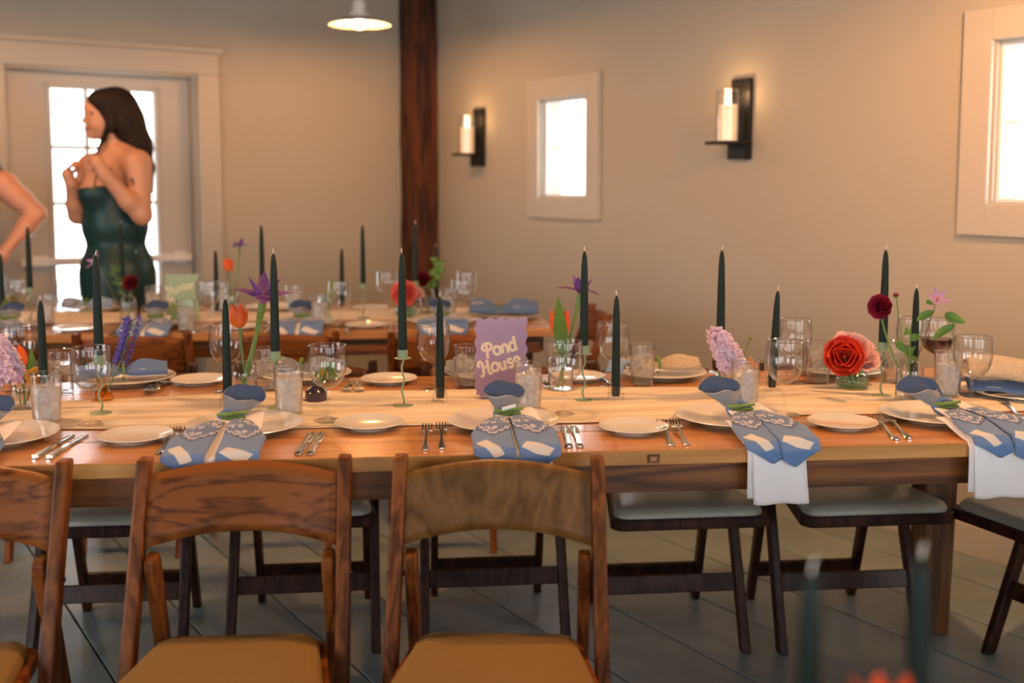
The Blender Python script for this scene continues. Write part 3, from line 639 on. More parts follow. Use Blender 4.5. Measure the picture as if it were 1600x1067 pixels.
ch_tan = Proto(lambda: build_chair('pad', 'chairback')); ch_tan2 = Proto(lambda: build_chair('pad', 'chairback2'))
ch_shade = Proto(lambda: build_chair('padshade', 'shadewoodback', 'shadewood'))
gN = 'folding chairs in the foreground'
ch_tan((-1.052, 1.925, 0), math.radians(3), 'brown folding chair with tan seat cut off by the left edge', gN)
ch_tan((-.516, 1.958, 0), math.radians(3), 'brown folding chair with streaky oak grain back and tan seat', gN)
ch_tan2((-.028, 1.965, 0), math.radians(-1.5), 'brown folding chair with plain vertical grain back in front of the Pond House sign', gN)
gF = 'folding chairs tucked under the far side of the near table'
for x, dy_, lab in ((-1.13, .10, 'shaded folding chair across the near table, farthest left'), (-.605, .12, 'shaded folding chair across the near table, behind the streaky oak chair back'), (-.065, .12, 'shaded folding chair across the near table, behind the plain grain chair back'), (.438, .02, 'shaded folding chair with cool-lit seat left of the hanging white napkin at the table middle'), (.943, 0, 'shaded folding chair with cool-lit seat between the two hanging white napkins')):
    ch_shade((x, 2.155+.0956*x+.875+dy_, 0), ANG, lab, gF)
ch_shade((1.605, 2.80, 0), math.radians(-66), 'shaded folding chair with cool-lit seat at the right end of the near table', 'chairs at the table heads')
gB = 'folding chairs along the front of the far table'
for x, lab in ((-1.94, 'brown folding chair at the far table, left edge of the picture'), (-1.362, 'brown folding chair at the far table behind the purple delphinium'), (-.84, 'brown folding chair at the far table behind the iris and tulip vase'), (-.25, 'brown folding chair at the far table behind the Pond House sign')):
    ch_tan((x, (3.91 if x < -.3 else 3.85)+.0956*(x+.84), 0), PI+ANG, lab, gB)
ch_tan((.285, 4.49, 0), math.radians(-90)+ANG, 'brown folding chair at the right end of the far table', 'chairs at the table heads')

# ------------------------------------------------------------------ table ware prototypes
def lathe_thing(name, cat, parts):
    def build():
        R = thing(name, (0, 0, 0), 0, 'x', cat)
        for nm, prof, m, seg, cap in parts:
            b = MB(); b.capped = cap; b.lathe(prof, seg); obj(nm, b, m, R)
        return R
    return build
def wine_parts(wine=None):
    P = [('foot', [(.0, .0), (.036, .0), (.037, .0012), (.03, .0025), (.012, .005), (.005, .009)], 'glass', 28, False),
         ('stem', [(.005, .009), (.0036, .02), (.0034, .055), (.0045, .070), (.008, .077)], 'glass', 12, False),
         ('bowl', [(.001, .0755), (.012, .077), (.026, .084), (.037, .097), (.0432, .114), (.0452, .132), (.0445, .152), (.0428, .176), (.0420, .1765), (.0417, .176), (.0434, .152), (.044, .132), (.042, .114), (.036, .098), (.025, .086), (.012, .079), (.001, .078)], 'glass', 32, False)]
    P.append(('rim', [(.0420, .1755), (.0430, .1757), (.0432, .1766), (.0424, .1774), (.0416, .1766), (.0420, .1755)], 'rim', 36, False))
    if wine: P.append(('wine', [(.001, .079), (.012, .0795), (.0245, .0865), (.0355, .0985), (.0415, .114), (.0425, .122), (.0001, .1222)], wine, 28, False))
    return P
wine_glass = Proto(lathe_thing('wine_glass', 'wine glass', wine_parts()))
wine_red = Proto(lathe_thing('wine_glass', 'wine glass', wine_parts('wine')))
def build_tumbler(watr, level):
    R = thing('water_glass', (0, 0, 0), 0, 'x', 'water glass')
    b = MB(); b.lathe([(.0005, .0), (.029, .0), (.0305, .002), (.0352, .116), (.0345, .1168), (.0338, .116), (.029, .010), (.0005, .009)], 30); obj('tumbler', b, 'glass', R)
    b = MB(); b.lathe([(.0338, .1155), (.0352, .1157), (.0355, .1168), (.0345, .1176), (.0336, .1166), (.0338, .1155)], 34); obj('rim', b, 'rim', R)
    rt = .029+(.0338-.029)*(level-.01)/.106-.0006
    b = MB(); b.lathe([(.0005, .0095), (.0285, .0105), (rt, level), (.0005, level+.0005)], 28); obj('water', b, watr, R)
    r_ = random.Random(4)
    for i in range(5):
        b = MB(); s = .0095; mt = Matrix.Translation((.015*math.cos(i*2.4), .015*math.sin(i*2.4), level-.012-.010*(i % 3)+.012*(i < 2))) @ Euler((r_.uniform(0, 3), r_.uniform(0, 3), r_.uniform(0, 3))).to_matrix().to_4x4()
        b.box((-s, -s, -s), (s, s, s), mt); obj('ice_cube', b, 'ice', R, smooth=False, bevel=.002)
    return R
tumb = Proto(lambda: build_tumbler('water', .088)); tumbc = Proto(lambda: build_tumbler('clearwater', .082))
def plate_prof(r, h): return [(.0005, .0005), (r*.58, .0), (r*.60, .002), (r*.66, .004), (r*.80, h*.55), (r*.985, h*.95), (r, h), (r*.985, h+.0015), (r*.80, h*.55+.003), (r*.66, .0075), (r*.60, .006), (.0005, .006)]
dplate = Proto(lathe_thing('dinner_plate', 'plate', [('plate', plate_prof(.129, .018), 'ceramic', 56, False)]))
bplate = Proto(lathe_thing('bread_plate', 'plate', [('plate', plate_prof(.079, .013), 'ceramic', 44, False)]))
# cutlery, local: lies along +y (head away), x across, z up
def bar_profile(b, pts, zf):   # pts: (y, half width, thickness, z)
    vs, fs = [], []
    for y, hw, t, z in pts: vs += [(-hw, y, z), (hw, y, z), (hw*.7, y, z+t), (-hw*.7, y, z+t)]
    n = len(pts)
    for j in range(n-1):
        for i in range(4): fs.append((j*4+i, j*4+(i+1) % 4, (j+1)*4+(i+1) % 4, (j+1)*4+i))
    fs += [(3, 2, 1, 0), tuple((n-1)*4+i for i in range(4))]
    b.add(vs, fs)
def build_fork():
    R = thing('dinner_fork', (0, 0, 0), 0, 'x', 'fork')
    b = MB(); bar_profile(b, [(-.095, .004, .002, .001), (-.088, .0085, .003, .0005), (-.07, .008, .003, .0005), (-.04, .0048, .003, .001), (-.01, .0035, .003, .006), (.02, .0035, .003, .010), (.033, .005, .0025, .011)], 0); obj('handle', b, 'silver', R)
    b = MB(); bar_profile(b, [(.033, .005, .0022, .011), (.042, .0105, .002, .009), (.052, .0125, .002, .007)], 0)
    for i in range(4):
        x = (i-1.5)*.0066
        b.add([(x+dx, y, z+dz) for y, z, q in ((.052, .007, 1), (.075, .006, 1), (.097, .013, .4)) for dx, dz in ((-.0021*q, 0), (.0021*q, 0), (.0021*q, .002), (-.0021*q, .002))], [(j*4+i_, j*4+(i_+1) % 4, (j+1)*4+(i_+1) % 4, (j+1)*4+i_) for j in range(2) for i_ in range(4)]+[(3, 2, 1, 0), (8, 9, 10, 11)])
    obj('tines', b, 'silver', R, smooth=False)
    return R
def build_knife():
    R = thing('table_knife', (0, 0, 0), 0, 'x', 'knife')
    b = MB(); bar_profile(b, [(-.105, .004, .004, .001), (-.098, .0085, .006, .0005), (-.085, .008, .006, .0005), (-.05, .0055, .006, .0005), (-.01, .007, .006, .0005), (.0, .005, .005, .001)], 0); obj('handle', b, 'silver', R)
    b = MB(); bar_profile(b, [(.0, .005, .003, .002), (.01, .008, .002, .001), (.05, .0105, .0018, .0008), (.085, .009, .0015, .0008), (.103, .002, .001, .0008)], 0); obj('blade', b, 'silver', R)
    return R
fork = Proto(build_fork); knife = Proto(build_knife)
# candles
def candle_build(kind):
    def build():
        R = thing('taper_candle', (0, 0, 0), 0, 'x', 'candle'); z0 = .0
        b = MB(); b.capped = True; b.lathe([(.0095, 0), (.0112, .012), (.0112, .05), (.0098, .15), (.0082, .215), (.006, .243), (.0028, .2535), (.0008, .256)], 16); obj('wax', b, 'candle', R)
        b = MB(); b.tube([(0, 0, .2545), (.0006, 0, .262), (.0025, .001, .267)], .0012, 6); obj('wick', b, 'wick', R); return R
    return build
candle = Proto(candle_build(0))
def build_wavy():
    R = thing('candle_holder', (0, 0, 0), 0, 'x', 'candle holder')
    b = MB(); b.capped = True; b.lathe([(.026, 0), (.027, .0015), (.024, .003), (.006, .005)], 24); obj('base', b, 'sage', R)
    pts = [(.0045*math.sin(i*.55)*min(1, i/4, (24-i)/3), .002*math.cos(i*.55), .003+.117*i/24) for i in range(25)]
    b = MB(); b.tube(pts, .0026, 8); obj('stem', b, 'sage', R)
    b = MB(); b.capped = True; b.lathe([(.003, .1185), (.021, .120), (.0215, .1215), (.012, .1225)], 24); obj('saucer', b, 'sage', R)
    b = MB(); b.lathe([(.0005, .1235), (.0125, .1225), (.0128, .142), (.0118, .142), (.0115, .1245), (.0005, .1245)], 20); obj('cup', b, 'sage', R)
    return R
def build_crystal():
    R = thing('candle_holder', (0, 0, 0), 0, 'x', 'candle holder')
    b = MB(); n = 24; vs = []
    prof = [(.0005, 0), (.018, 0), (.0195, .002), (.0195, .020), (.017, .024), (.0165, .040), (.0155, .0405), (.0123, .0403), (.0121, .0125), (.0005, .012)]
    for r, z in prof:
        for i in range(n): k = 1+.06*(i % 2)*(r > .014); t = 2*PI*i/n; vs.append((r*k*math.cos(t), r*k*math.sin(t), z))
    b.add(vs, [(j*n+i, j*n+(i+1) % n, (j+1)*n+(i+1) % n, (j+1)*n+i) for j in range(len(prof)-1) for i in range(n)]); obj('ribbed_cup', b, 'glass', R, smooth=False)
    return R
wavy = Proto(build_wavy); crystal = Proto(build_crystal)
def candle_on(px, py, kind, where, dz=0, Tz=T, tilt=0):
    p = at(px, py, Tz+.004); p.z = Tz+.004
    gh, gc = ('green wavy stem candle holders', 'dark green candles on wavy stems') if kind == 'w' else ('ribbed glass candle holders', 'dark green candles in ribbed glass cups')
    (wavy if kind == 'w' else crystal)(p, random.uniform(0, 6), ('green wavy candle holder ' if kind == 'w' else 'ribbed glass candle holder ')+where, gh)
    c = candle(p+Vector((0, 0, .1246 if kind == 'w' else .0127)), random.uniform(0, 6), ('tall green candle on wavy stem ' if kind == 'w' else 'low green candle in glass cup ')+where, gc)
    if tilt: c.rotation_euler = (0, math.radians(tilt), 0)
    return p
# ------------------------------------------------------------------ near table: glasses, plates, cutlery
def put(proto, px, py, label, group, rot=None, Tz=T, lift=.0):
    p = at(px, py, Tz); p.z = Tz+lift
    return proto(p, random.uniform(0, 6) if rot is None else rot, label, group)
RUN = .004
gW = 'wine glasses on the near table'; gT = 'water glasses on the near table'
for px, py, lab, li in ((146, 664, 'stemmed wine glass at the left front in front of the purple delphinium', 0), (513, 659, 'stemmed wine glass at the front showing green leaf through it', 0), (881, 650, 'stemmed wine glass at the front right of the Pond House sign', 0), (1224, 650, 'stemmed wine glass at the front below the leaning candle', 0), (1517, 640, 'stemmed wine glass at the front near the right edge', 0)):
    put(wine_glass, px, py, lab, gW, lift=RUN)
for px, py, lab in ((32, 612, 'wine glass at the back with the orange tulip at the left edge behind'), (355, 612, 'wine glass at the back behind the candle beside the orange tulip'), (678, 610, 'wine glass at the back directly left of the lilac sign'), (957, 605, 'wine glass at the back behind the low candle right of the sign'), (1241, 598, 'wine glass at the back behind the leaning candle'), (1424, 594, 'empty wine glass at the back behind the clematis vase')):
    put(wine_glass, px, py, lab, gW)
put(wine_red, 1462, 596, 'wine glass holding red wine behind the clematis vase', gW)
for px, py, lab in ((74, 664, 'iced water glass at the front left below the yellow ranunculus'), (452, 650, 'iced water glass at the front right of the tulip vase'), (825, 643, 'iced water glass overlapping the right side of the lilac sign'), (1164, 636, 'iced water glass in front of the pink stock flower'), (1480, 622, 'iced water glass at the front beside the clematis vase')):
    put(tumb, px, py, lab, gT, lift=RUN)
for px, py, lab in ((96, 616, 'water glass at the back left behind the low candle'), (415, 611, 'water glass at the back behind the tulip vase'), (729, 606, 'water glass at the back partly behind the left side of the lilac sign'), (1003, 604, 'water glass at the back right of the low candle'), (1278, 600, 'water glass at the back left of the red rose'), (1399, 600, 'water glass at the back behind the dark ranunculus stem')):
    put(tumbc, px, py, lab, gT)
SET = [(-6, 689, 'at the left edge'), (383, 672, 'below the iris vase'), (787, 666, 'below the Pond House sign'), (1142, 659, 'with the hanging white napkin at the middle'), (1462, 655, 'with the hanging white napkin at the right')]
gP = 'dinner plates on the near side of the near table'
plates = [put(dplate, x, y, 'white dinner plate '+w_, gP, 0) for x, y, w_ in SET]
for x, y, lab in ((212, 687, 'white bread plate at the front left next to the bright table glare'), (577, 667, 'white bread plate between the first two bandana napkins'), (990, 673, 'white bread plate left of the forks at the table middle'), (1316, 666, 'white bread plate between the two hanging white napkins')):
    put(bplate, x, y, lab, 'bread plates on the near side of the near table', 0)
BSET = [(200, 597, 'behind the purple delphinium'), (478, 591, 'behind the green leaf glass'), (766, 589, 'behind the Pond House sign'), (1033, 588, 'holding the blue napkin with the round emblem'), (1310, 583, 'behind the red rose')]
bplates = [put(dplate, x, y, 'white dinner plate across the table '+w_, 'dinner plates on the far side of the near table', 0) for x, y, w_ in BSET]
for x, y, lab in ((312, 598, 'white bread plate across the table left of the tulip vase'), (608, 597, 'white bread plate across the table behind the wavy candle holder'), (903, 593, 'white bread plate across the table behind the wine glass right of the sign')):
    put(bplate, x, y, lab, 'bread plates on the far side of the near table', 0)
endp = put(dplate, 1592, 620, 'white dinner plate at the right head of the table under a beige towel', 'head of table plates', 0)
cg = 'forks on the near table'
def cut(proto, x0, y0, x1, y1, label, group, Tz=T):   # handle end pixel, head end pixel
    a = at(x0, y0, Tz); b = at(x1, y1, Tz); d = b-a
    c = a+d.normalized()*.098
    return proto(c+Vector((0, 0, .0005)), math.atan2(d.y, d.x)-PI/2, label, group)
FK = [((246, 711, 283, 666), (270, 711, 297, 668), 'left of the bandana napkin below the iris vase'), ((664, 705, 669, 660), (690, 703, 689, 661), 'left of the plate below the Pond House sign'), ((1050, 698, 1026, 651), (1074, 697, 1044, 651), 'left of the middle hanging napkin'), ((1402, 689, 1348, 644), (1422, 687, 1367, 643), 'left of the right hanging napkin')]
for A, B, w_ in FK:
    cut(fork, *A, 'silver fork, outer of the pair '+w_, cg); cut(fork, *B, 'silver fork, inner of the pair '+w_, cg)
KN = [((55, 716, 128, 672), (77, 716, 146, 674), 'right of the plate at the left edge'), ((466, 711, 491, 672), (484, 711, 506, 671), 'below the iris vase plate'), ((889, 699, 880, 658), (906, 699, 893, 659), 'right of the plate below the Pond House sign'), ((1252, 693, 1226, 658), (1268, 692, 1241, 657), 'right of the middle hanging napkin'), ((1588, 684, 1553, 656), (1604, 683, 1571, 655), 'right of the right hanging napkin')]
for A, B, w_ in KN:
    cut(knife, *A, 'silver knife, inner of the pair '+w_, 'knives on the near table'); cut(knife, *B, 'silver knife, outer of the pair '+w_, 'knives on the near table')
for A, B, w_ in (((268, 605, 224, 606), 0, 'beside the plate behind the delphinium'),): pass
for x, y, w_ in ((236, 607, 'left of the bread plate by the tulip vase'), (545, 606, 'left of the bread plate behind the wavy candle'), (838, 602, 'behind the front water glass by the sign')):
    for k, wd in ((0, 'left'), (1, 'right')):
        p = at(x+k*15, y, T); fork(p+Vector((0, 0, .0005)), PI+ANG+random.uniform(-.12, .12), 'silver fork across the table, '+wd+' one '+w_, cg)
for x, y, k in ((942, 592, 0), (1130, 590, 1)):
    p = at(x, y, T); knife(p+Vector((0, 0, .0005)), PI+ANG+.1, ('silver knife across the table by the low candle right of the sign', 'silver knife across the table behind the pink stock flower')[k], 'knives on the near table')
cut(fork, 1598, 655, 1553, 622, 'silver fork by the plate at the right head of the table', cg)
# candles of the near table
for px, py, kd, wh, tl in ((70, 641, 'c', 'at the left edge beside the yellow ranunculus', 0), (158, 646, 'w', 'behind the left front wine glass', 0), (356, 637, 'c', 'left of the orange tulip', 0), (432, 638, 'w', 'right of the purple iris', 0), (630, 635, 'w', 'between the two bread plates left of the sign', 0), (688, 629, 'c', 'just left of the lilac sign', 0), (912, 626, 'w', 'right of the tulip vase beyond the sign', 0), (962, 626, 'c', 'right of the wine glasses beyond the sign', 0), (1124, 622, 'w', 'behind the pink stock flower', 0), (1206, 612, 'c', 'leaning right of the pink stock flower', 2.2), (1377, 619, 'w', 'between the red rose and the clematis', 0), (1427, 604, 'c', 'behind the clematis vase', 0)):
    candle_on(px, py, kd, wh, tilt=tl)
# foreground candles, nearest the camera
for px, py, k in ((1268, 892, 0), (1440, 868, 1)):
    zt = T+.27; p = at(px, py, zt); p.z = T
    crystal(p, .3, ('small ribbed glass candle holder on the foreground table, left', 'small ribbed glass candle holder on the foreground table, right')[k], 'foreground candle holders')
    candle(p+Vector((0, 0, .0125)), 0, ('blurred green candle at the bottom of the picture, left of two', 'blurred green candle at the bottom of the picture, right of two')[k], 'foreground candles')

# ------------------------------------------------------------------ lettered signs
GL = {  # strokes in a unit box (x, y), baseline 0, x-height .62, cap 1
 'P': [[(.22, -.05), (.30, .45), (.34, .95)], [(.05, .62), (.02, .80), (.18, .98), (.42, 1.0), (.62, .92), (.68, .74), (.58, .56), (.34, .50)], [(.05, .62), (.14, .56), (.18, .66)]],
 'H': [[(.25, .0), (.30, .5), (.30, .95)], [(.62, .0), (.66, .5), (.70, 1.0)], [(.28, .48), (.66, .54)], [(.08, .62), (.0, .78), (.12, .96), (.30, .97)], [(.25, 0), (.10, -.06), (.04, .04)], [(.62, 0), (.76, -.02), (.82, .06)]],
 'M': [[(.12, .0), (.22, .5), (.28, .95)], [(.28, .95), (.44, .35)], [(.44, .35), (.66, .98)], [(.66, .98), (.72, .0)], [(.08, .62), (.0, .78), (.10, .94), (.28, .95)]],
 'o': [[(.28, .02), (.10, .14), (.06, .34), (.16, .56), (.32, .62), (.48, .52), (.52, .30), (.44, .10), (.28, .02)]],
 'n': [[(.10, .0), (.14, .60)], [(.14, .44), (.28, .60), (.42, .56), (.46, .38), (.46, .06), (.54, .0)]],
 'd': [[(.46, .50), (.30, .62), (.12, .50), (.06, .28), (.14, .06), (.30, .02), (.46, .14)], [(.52, 1.0), (.48, .5), (.48, .1), (.56, .0)]],
 'u': [[(.10, .60), (.10, .20), (.20, .02), (.36, .06), (.46, .22)], [(.46, .60), (.46, .10), (.54, .0)]],
 's': [[(.42, .52), (.26, .62), (.12, .50), (.20, .36), (.38, .28), (.42, .12), (.26, .0), (.08, .10)]],
 'e': [[(.08, .30), (.46, .36), (.42, .56), (.26, .62), (.10, .48), (.06, .26), (.16, .06), (.32, .02), (.46, .12)]],
 't': [[(.20, .92), (.18, .4), (.20, .08), (.34, .02)], [(.02, .60), (.36, .60)]],
 'r': [[(.10, .0), (.14, .60)], [(.14, .42), (.26, .58), (.40, .58)]],
}
ADV = {'P': .70, 'H': .84, 'M': .84, 'o': .56, 'n': .58, 'd': .60, 'u': .58, 's': .48, 'e': .52, 't': .40, 'r': .44}
def lettering(R, text, x0, y0, size, ang, m, y_face, bold=.098):
    ca, sa = math.cos(ang), math.sin(ang); x = 0
    for ch in text:
        b = MB()
        for st in GL[ch]:
            pts = []
            sm = []
            for i in range(len(st)-1):
                for k in range(4):
                    t = k/4; p0 = st[max(i-1, 0)]; p1 = st[i]; p2 = st[i+1]; p3 = st[min(i+2, len(st)-1)]
                    sm.append(tuple(.5*((2*p1[c])+(-p0[c]+p2[c])*t+(2*p0[c]-5*p1[c]+4*p2[c]-p3[c])*t*t+(-p0[c]+3*p1[c]-3*p2[c]+p3[c])*t**3) for c in (0, 1)))
            sm.append(st[-1])
            for (a, c) in sm:
                lx = (x+a)*size; ly = c*size; pts.append((x0+lx*ca-ly*sa, y_face, y0+lx*sa+ly*ca))
            n = len(pts); rad = [bold*size*(1.0 if 0 < i < n-1 else .75) for i in range(n)]
            # flat ribbon strokes standing 0.6 mm proud
            vs, fs = [], []
            for i in range(n):
                p = Vector(pts[i]); d = Vector(pts[min(i+1, n-1)])-Vector(pts[max(i-1, 0)]); d.normalize(); q = Vector((d.z, 0, -d.x))*rad[i]
                e = Vector((0, -.0008, 0)); vs += [p-q, p+q, p+q+e, p-q+e]
            for i in range(n-1):
                for k in range(4): fs.append((i*4+k, i*4+(k+1) % 4, (i+1)*4+(k+1) % 4, (i+1)*4+k))
            fs += [(3, 2, 1, 0), tuple((n-1)*4+k for k in range(4))]
            b.add(vs, fs)
        obj('letter', b, m, R, smooth=False); x += ADV[ch]
def wavy_sign(name, p, rot, wd, ht, mface, medge, label, lean=.0):
    R = thing(name, p, rot, label, 'sign'); ol = []; am = .0028; nw, nh = 36, 48
    for i in range(nw): ol.append((-wd/2+wd*i/nw, am*math.sin(2*PI*4.5*i/nw)))
    for i in range(nh): ol.append((wd/2+am*math.sin(2*PI*5.5*i/nh), ht*i/nh))
    for i in range(nw): ol.append((wd/2-wd*i/nw, ht+am*math.sin(2*PI*4.5*i/nw)))
    for i in range(nh): ol.append((-wd/2+am*math.sin(2*PI*5.5*i/nh), ht-ht*i/nh))
    z0 = min(y for _, y in ol)
    mt = Matrix(((1, 0, 0, 0), (0, 0, -1, 0), (0, 1, 0, -z0), (0, 0, 0, 1)))
    b = MB(); b.prism(ol, -.003, .003, mt); o = obj('panel', b, mface, R, smooth=False)
    o.data.materials.append(M[medge])
    for pl in o.data.polygons:
        if abs(pl.normal.y) < .6: pl.material_index = 1
    b = MB(); b.box((-wd*.42, -.012, 0), (wd*.42, -.0035, .004)); b.box((-wd*.42, .0035, 0), (wd*.42, .012, .004)); obj('foot', b, mface, R, smooth=False)
    return R
pS = at(783, 627, T)
sg = wavy_sign('table_sign', Vector((pS.x, pS.y, T+.014)), math.radians(7), .130, .196, 'purple_sign', 'purple_edge', 'lilac acrylic table sign with wavy edges reading Pond House')
lettering(sg, 'Pond', -.042, .097, .036, math.radians(15), 'cream', -.003)
lettering(sg, 'House', -.052, .053, .036, math.radians(15), 'cream', -.003)
pS = at(286, 504, T); sg2 = wavy_sign('table_sign', Vector((pS.x, pS.y, T+.012)), math.radians(3), .128, .178, 'green_sign', 'green_sign', 'sage green acrylic table sign with wavy edges reading Hunter')
lettering(sg2, 'Hunter', -.058, .098, .034, math.radians(15), 'greenletter', -.003)
lettering(sg2, 'M', -.052, .056, .034, math.radians(15), 'greenletter', -.003)

# ------------------------------------------------------------------ napkins: tied blue bandana and white linen hanging over the table edge
def path_pts(D, hang, lift=.004):
    # (distance from plate centre towards the table edge, height above the table)
    return [(-.03, .034+lift), (.03, .030+lift), (.07, .026+lift), (.125, .0235+lift), (.15, .017+lift), (D-.02, .006+lift), (D+.002, .004+lift), (D+.010+lift, -.006), (D+.012+lift, -hang)]
def along(pts, s):
    L_ = [0]
    for i in range(len(pts)-1): L_.append(L_[-1]+math.hypot(pts[i+1][0]-pts[i][0], pts[i+1][1]-pts[i][1]))
    t = s*L_[-1]
    for i in range(len(pts)-1):
        if t <= L_[i+1] or i == len(pts)-2:
            k = (t-L_[i])/(L_[i+1]-L_[i]); return tuple(pts[i][c]+(pts[i+1][c]-pts[i][c])*k for c in (0, 1))
def linen(c, D, hang, xo, wd, label):
    R = thing('linen_napkin', c, ANG, label, 'napkin', 'white linen napkins'); pp = path_pts(D, hang, .0015)
    def fn(u, v):
        y, z = along(pp, v); w_ = wd*(.80+.22*v)
        x = xo+(u-.5)*w_+.004*math.sin(v*7); z2 = z+.0015*math.sin(u*9+v*3)
        yy = y+(.004*math.sin(u*11)*max(0, v-.6) if v > .6 else 0)
        if v > .96: z2 += .0
        return (x, -yy, z2)
    b = MB(); b.grid(fn, 16, 44); obj('cloth', b, 'linen', R, solid=.0035)
    b = MB()
    def fn2(u, v):
        y, z = along(pp, .30+.70*v); return (xo-.012+(u-.5)*wd*.98, -y+.0055, z-.0035*(v < .75)+.012*(v > .97))
    b.grid(fn2, 6, 36); o = obj('under_fold', b, 'linen', R, solid=.002)
    return R
def bandana(c, D, label, flop=0, kx=0, tails=((-.052, .62, -.045), (.052, .70, -.055)), clothm='bandana', loop=(-.012, .055, .062), noteflag=False):
    R = thing('bandana_napkin', c, ANG, label, 'napkin', 'tied blue bandana napkins')
    kz = .036; ky = -.02
    # loop: a rolled cone of cloth, open at the top behind the knot; printed outside, plain dark inside
    lx, ly, lz = loop
    for nm, mt_, sh in (('loop', 'greycloth', 1.0), ('loop_lining', 'lining', .955)):
        def fn(u, v, sh=sh):
            a = 2*PI*u; k = v**.75
            cx = kx+lx*k; cy = ky+ly*k; cz = kz-.004+(lz*.78-.004)*k
            rx = (.015+.032*k)*sh; ry = (.009+.026*k)*sh; rz = (.006+.0055*k)*sh
            wob = 1+(.10*math.sin(3*a+1+kx*40)+.07*math.sin(5*a+2))*k
            return (cx+rx*wob*math.cos(a), cy+ry*math.sin(a), cz+rz*math.sin(a)+lx*.16*k*math.cos(a)*-1-.006*k*math.cos(2*a+.6)+.004*k*math.sin(4*a+kx*30)+(.0006 if sh < 1 else 0))
        b = MB(); b.grid(fn, 32, 10); obj(nm, b, mt_, R, solid=.001)
    b = MB(); b.tube([(kx+.020*math.cos(t)*1.15, ky+.012*math.sin(t), kz+.013*math.sin(t)-.002) for t in [i*2*PI/14 for i in range(15)]], .0085, 8); obj('knot', b, clothm, R)
    b = MB(); b.tube(bez((kx-.028, ky-.008, kz+.006), (kx, ky-.030, kz+.012), (kx+.034, ky-.004, kz+.010), 8), .0042, 6); b.tube(bez((kx-.022, ky-.010, kz-.006), (kx, ky-.028, kz+.004), (kx+.03, ky-.006, kz+.0), 8), .0036, 6); obj('green_tie', b, 'stem', R)
    b = MB(); b.tube([(kx+.012*math.cos(t)-.004, ky-.012, kz-.008+.014*math.sin(t)) for t in [i*2*PI/12 for i in range(13)]], .005, 6); obj('twine', b, 'twine', R)
    hang = [.034, .040]
    for i, (dx, wdf, tip) in enumerate(tails):
        pp = path_pts(D, hang[i]+(.006 if flop else 0), .0085+.0035*i)
        pp = [(ky*-1-.004, kz-.004), (.045, kz-.010)]+[q for q in pp if q[0] > .06]
        sgn = -1 if dx < 0 else 1
        def fn(u, v, dx=dx, sgn=sgn, i=i, pp=pp):
            y, z = along(pp, min(1, v)); k = min(1, v*1.9)
            w_ = .020+.074*k*(1.0-.12*v)
            cxx = kx+dx*(.25+.75*k)
            # pointed lower corner: cut the bottom edge obliquely
            uu = (u-.5)
            drop = v
            x = cxx+uu*w_
            if v > .8:
                q = (v-.8)/.2; lim = (.36 if sgn < 0 else .30)
                cutk = max(0, (uu*-sgn+.5)-lim)*.9      # the side towards the tip hangs lower
                y, z = along(pp, min(1, v-.12*q*abs(uu+sgn*.18)*1.6))
            z += .005*math.sin(u*PI)*(1-v*.5)
            return (x, -y-.003*math.sin(u*PI*2)*(v > .75), z)
        b = MB(); b.grid(fn, 14, 40); obj('tail', b, 'bandana_l' if i == 0 else 'bandana_r', R, solid=.0016)
    if noteflag:
        b = MB(); b.box((-.016, -.012, 0), (.016, -.004, .006), Matrix.Translation((kx+.004, ky-.014, kz+.014)) @ Matrix.Rotation(-.25, 4, 'Y')); obj('ribbon_tag', b, 'linen', R, smooth=False)
    return R
def edgeD(p): return (Vector((p.x, p.y, 0))-N_ORG).dot(E2)
NAP = ['tied blue bandana napkin at the left edge', 'tied blue bandana napkin below the iris vase with a wide rolled loop', 'tied blue bandana napkin below the Pond House sign with a white tag', 'tied blue bandana napkin over the middle hanging linen', 'tied blue bandana napkin over the right hanging linen']
KX = [-.02, -.026, .005, .012, .01]
for i, pl in enumerate(plates):
    c = Vector((pl.location.x, pl.location.y, T)); D = edgeD(c)
    kx = KX[i]
    linen(c, D, .118 if i > 2 else .10, kx+.018, .118, ['white linen napkin under the left edge bandana', 'white linen napkin under the bandana below the iris vase', 'white linen napkin under the bandana below the Pond House sign', 'white linen napkin hanging far over the table edge at the middle', 'white linen napkin hanging far over the table edge at the right'][i])
    bandana(c, D, NAP[i], kx=kx, noteflag=(i == 2), loop=[(.0, .05, .06), (.02, .05, .064), (-.006, .05, .064), (-.036, .05, .066), (-.046, .05, .060)][i],
            tails=[((-.05, .6, 0), (.05, .7, 0)), ((-.056, .6, 0), (.052, .7, 0)), ((-.045, .6, 0), (.048, .7, 0)), ((-.016, .6, 0), (.060, .7, 0)), ((-.002, .6, 0), (.086, .7, 0))][i])
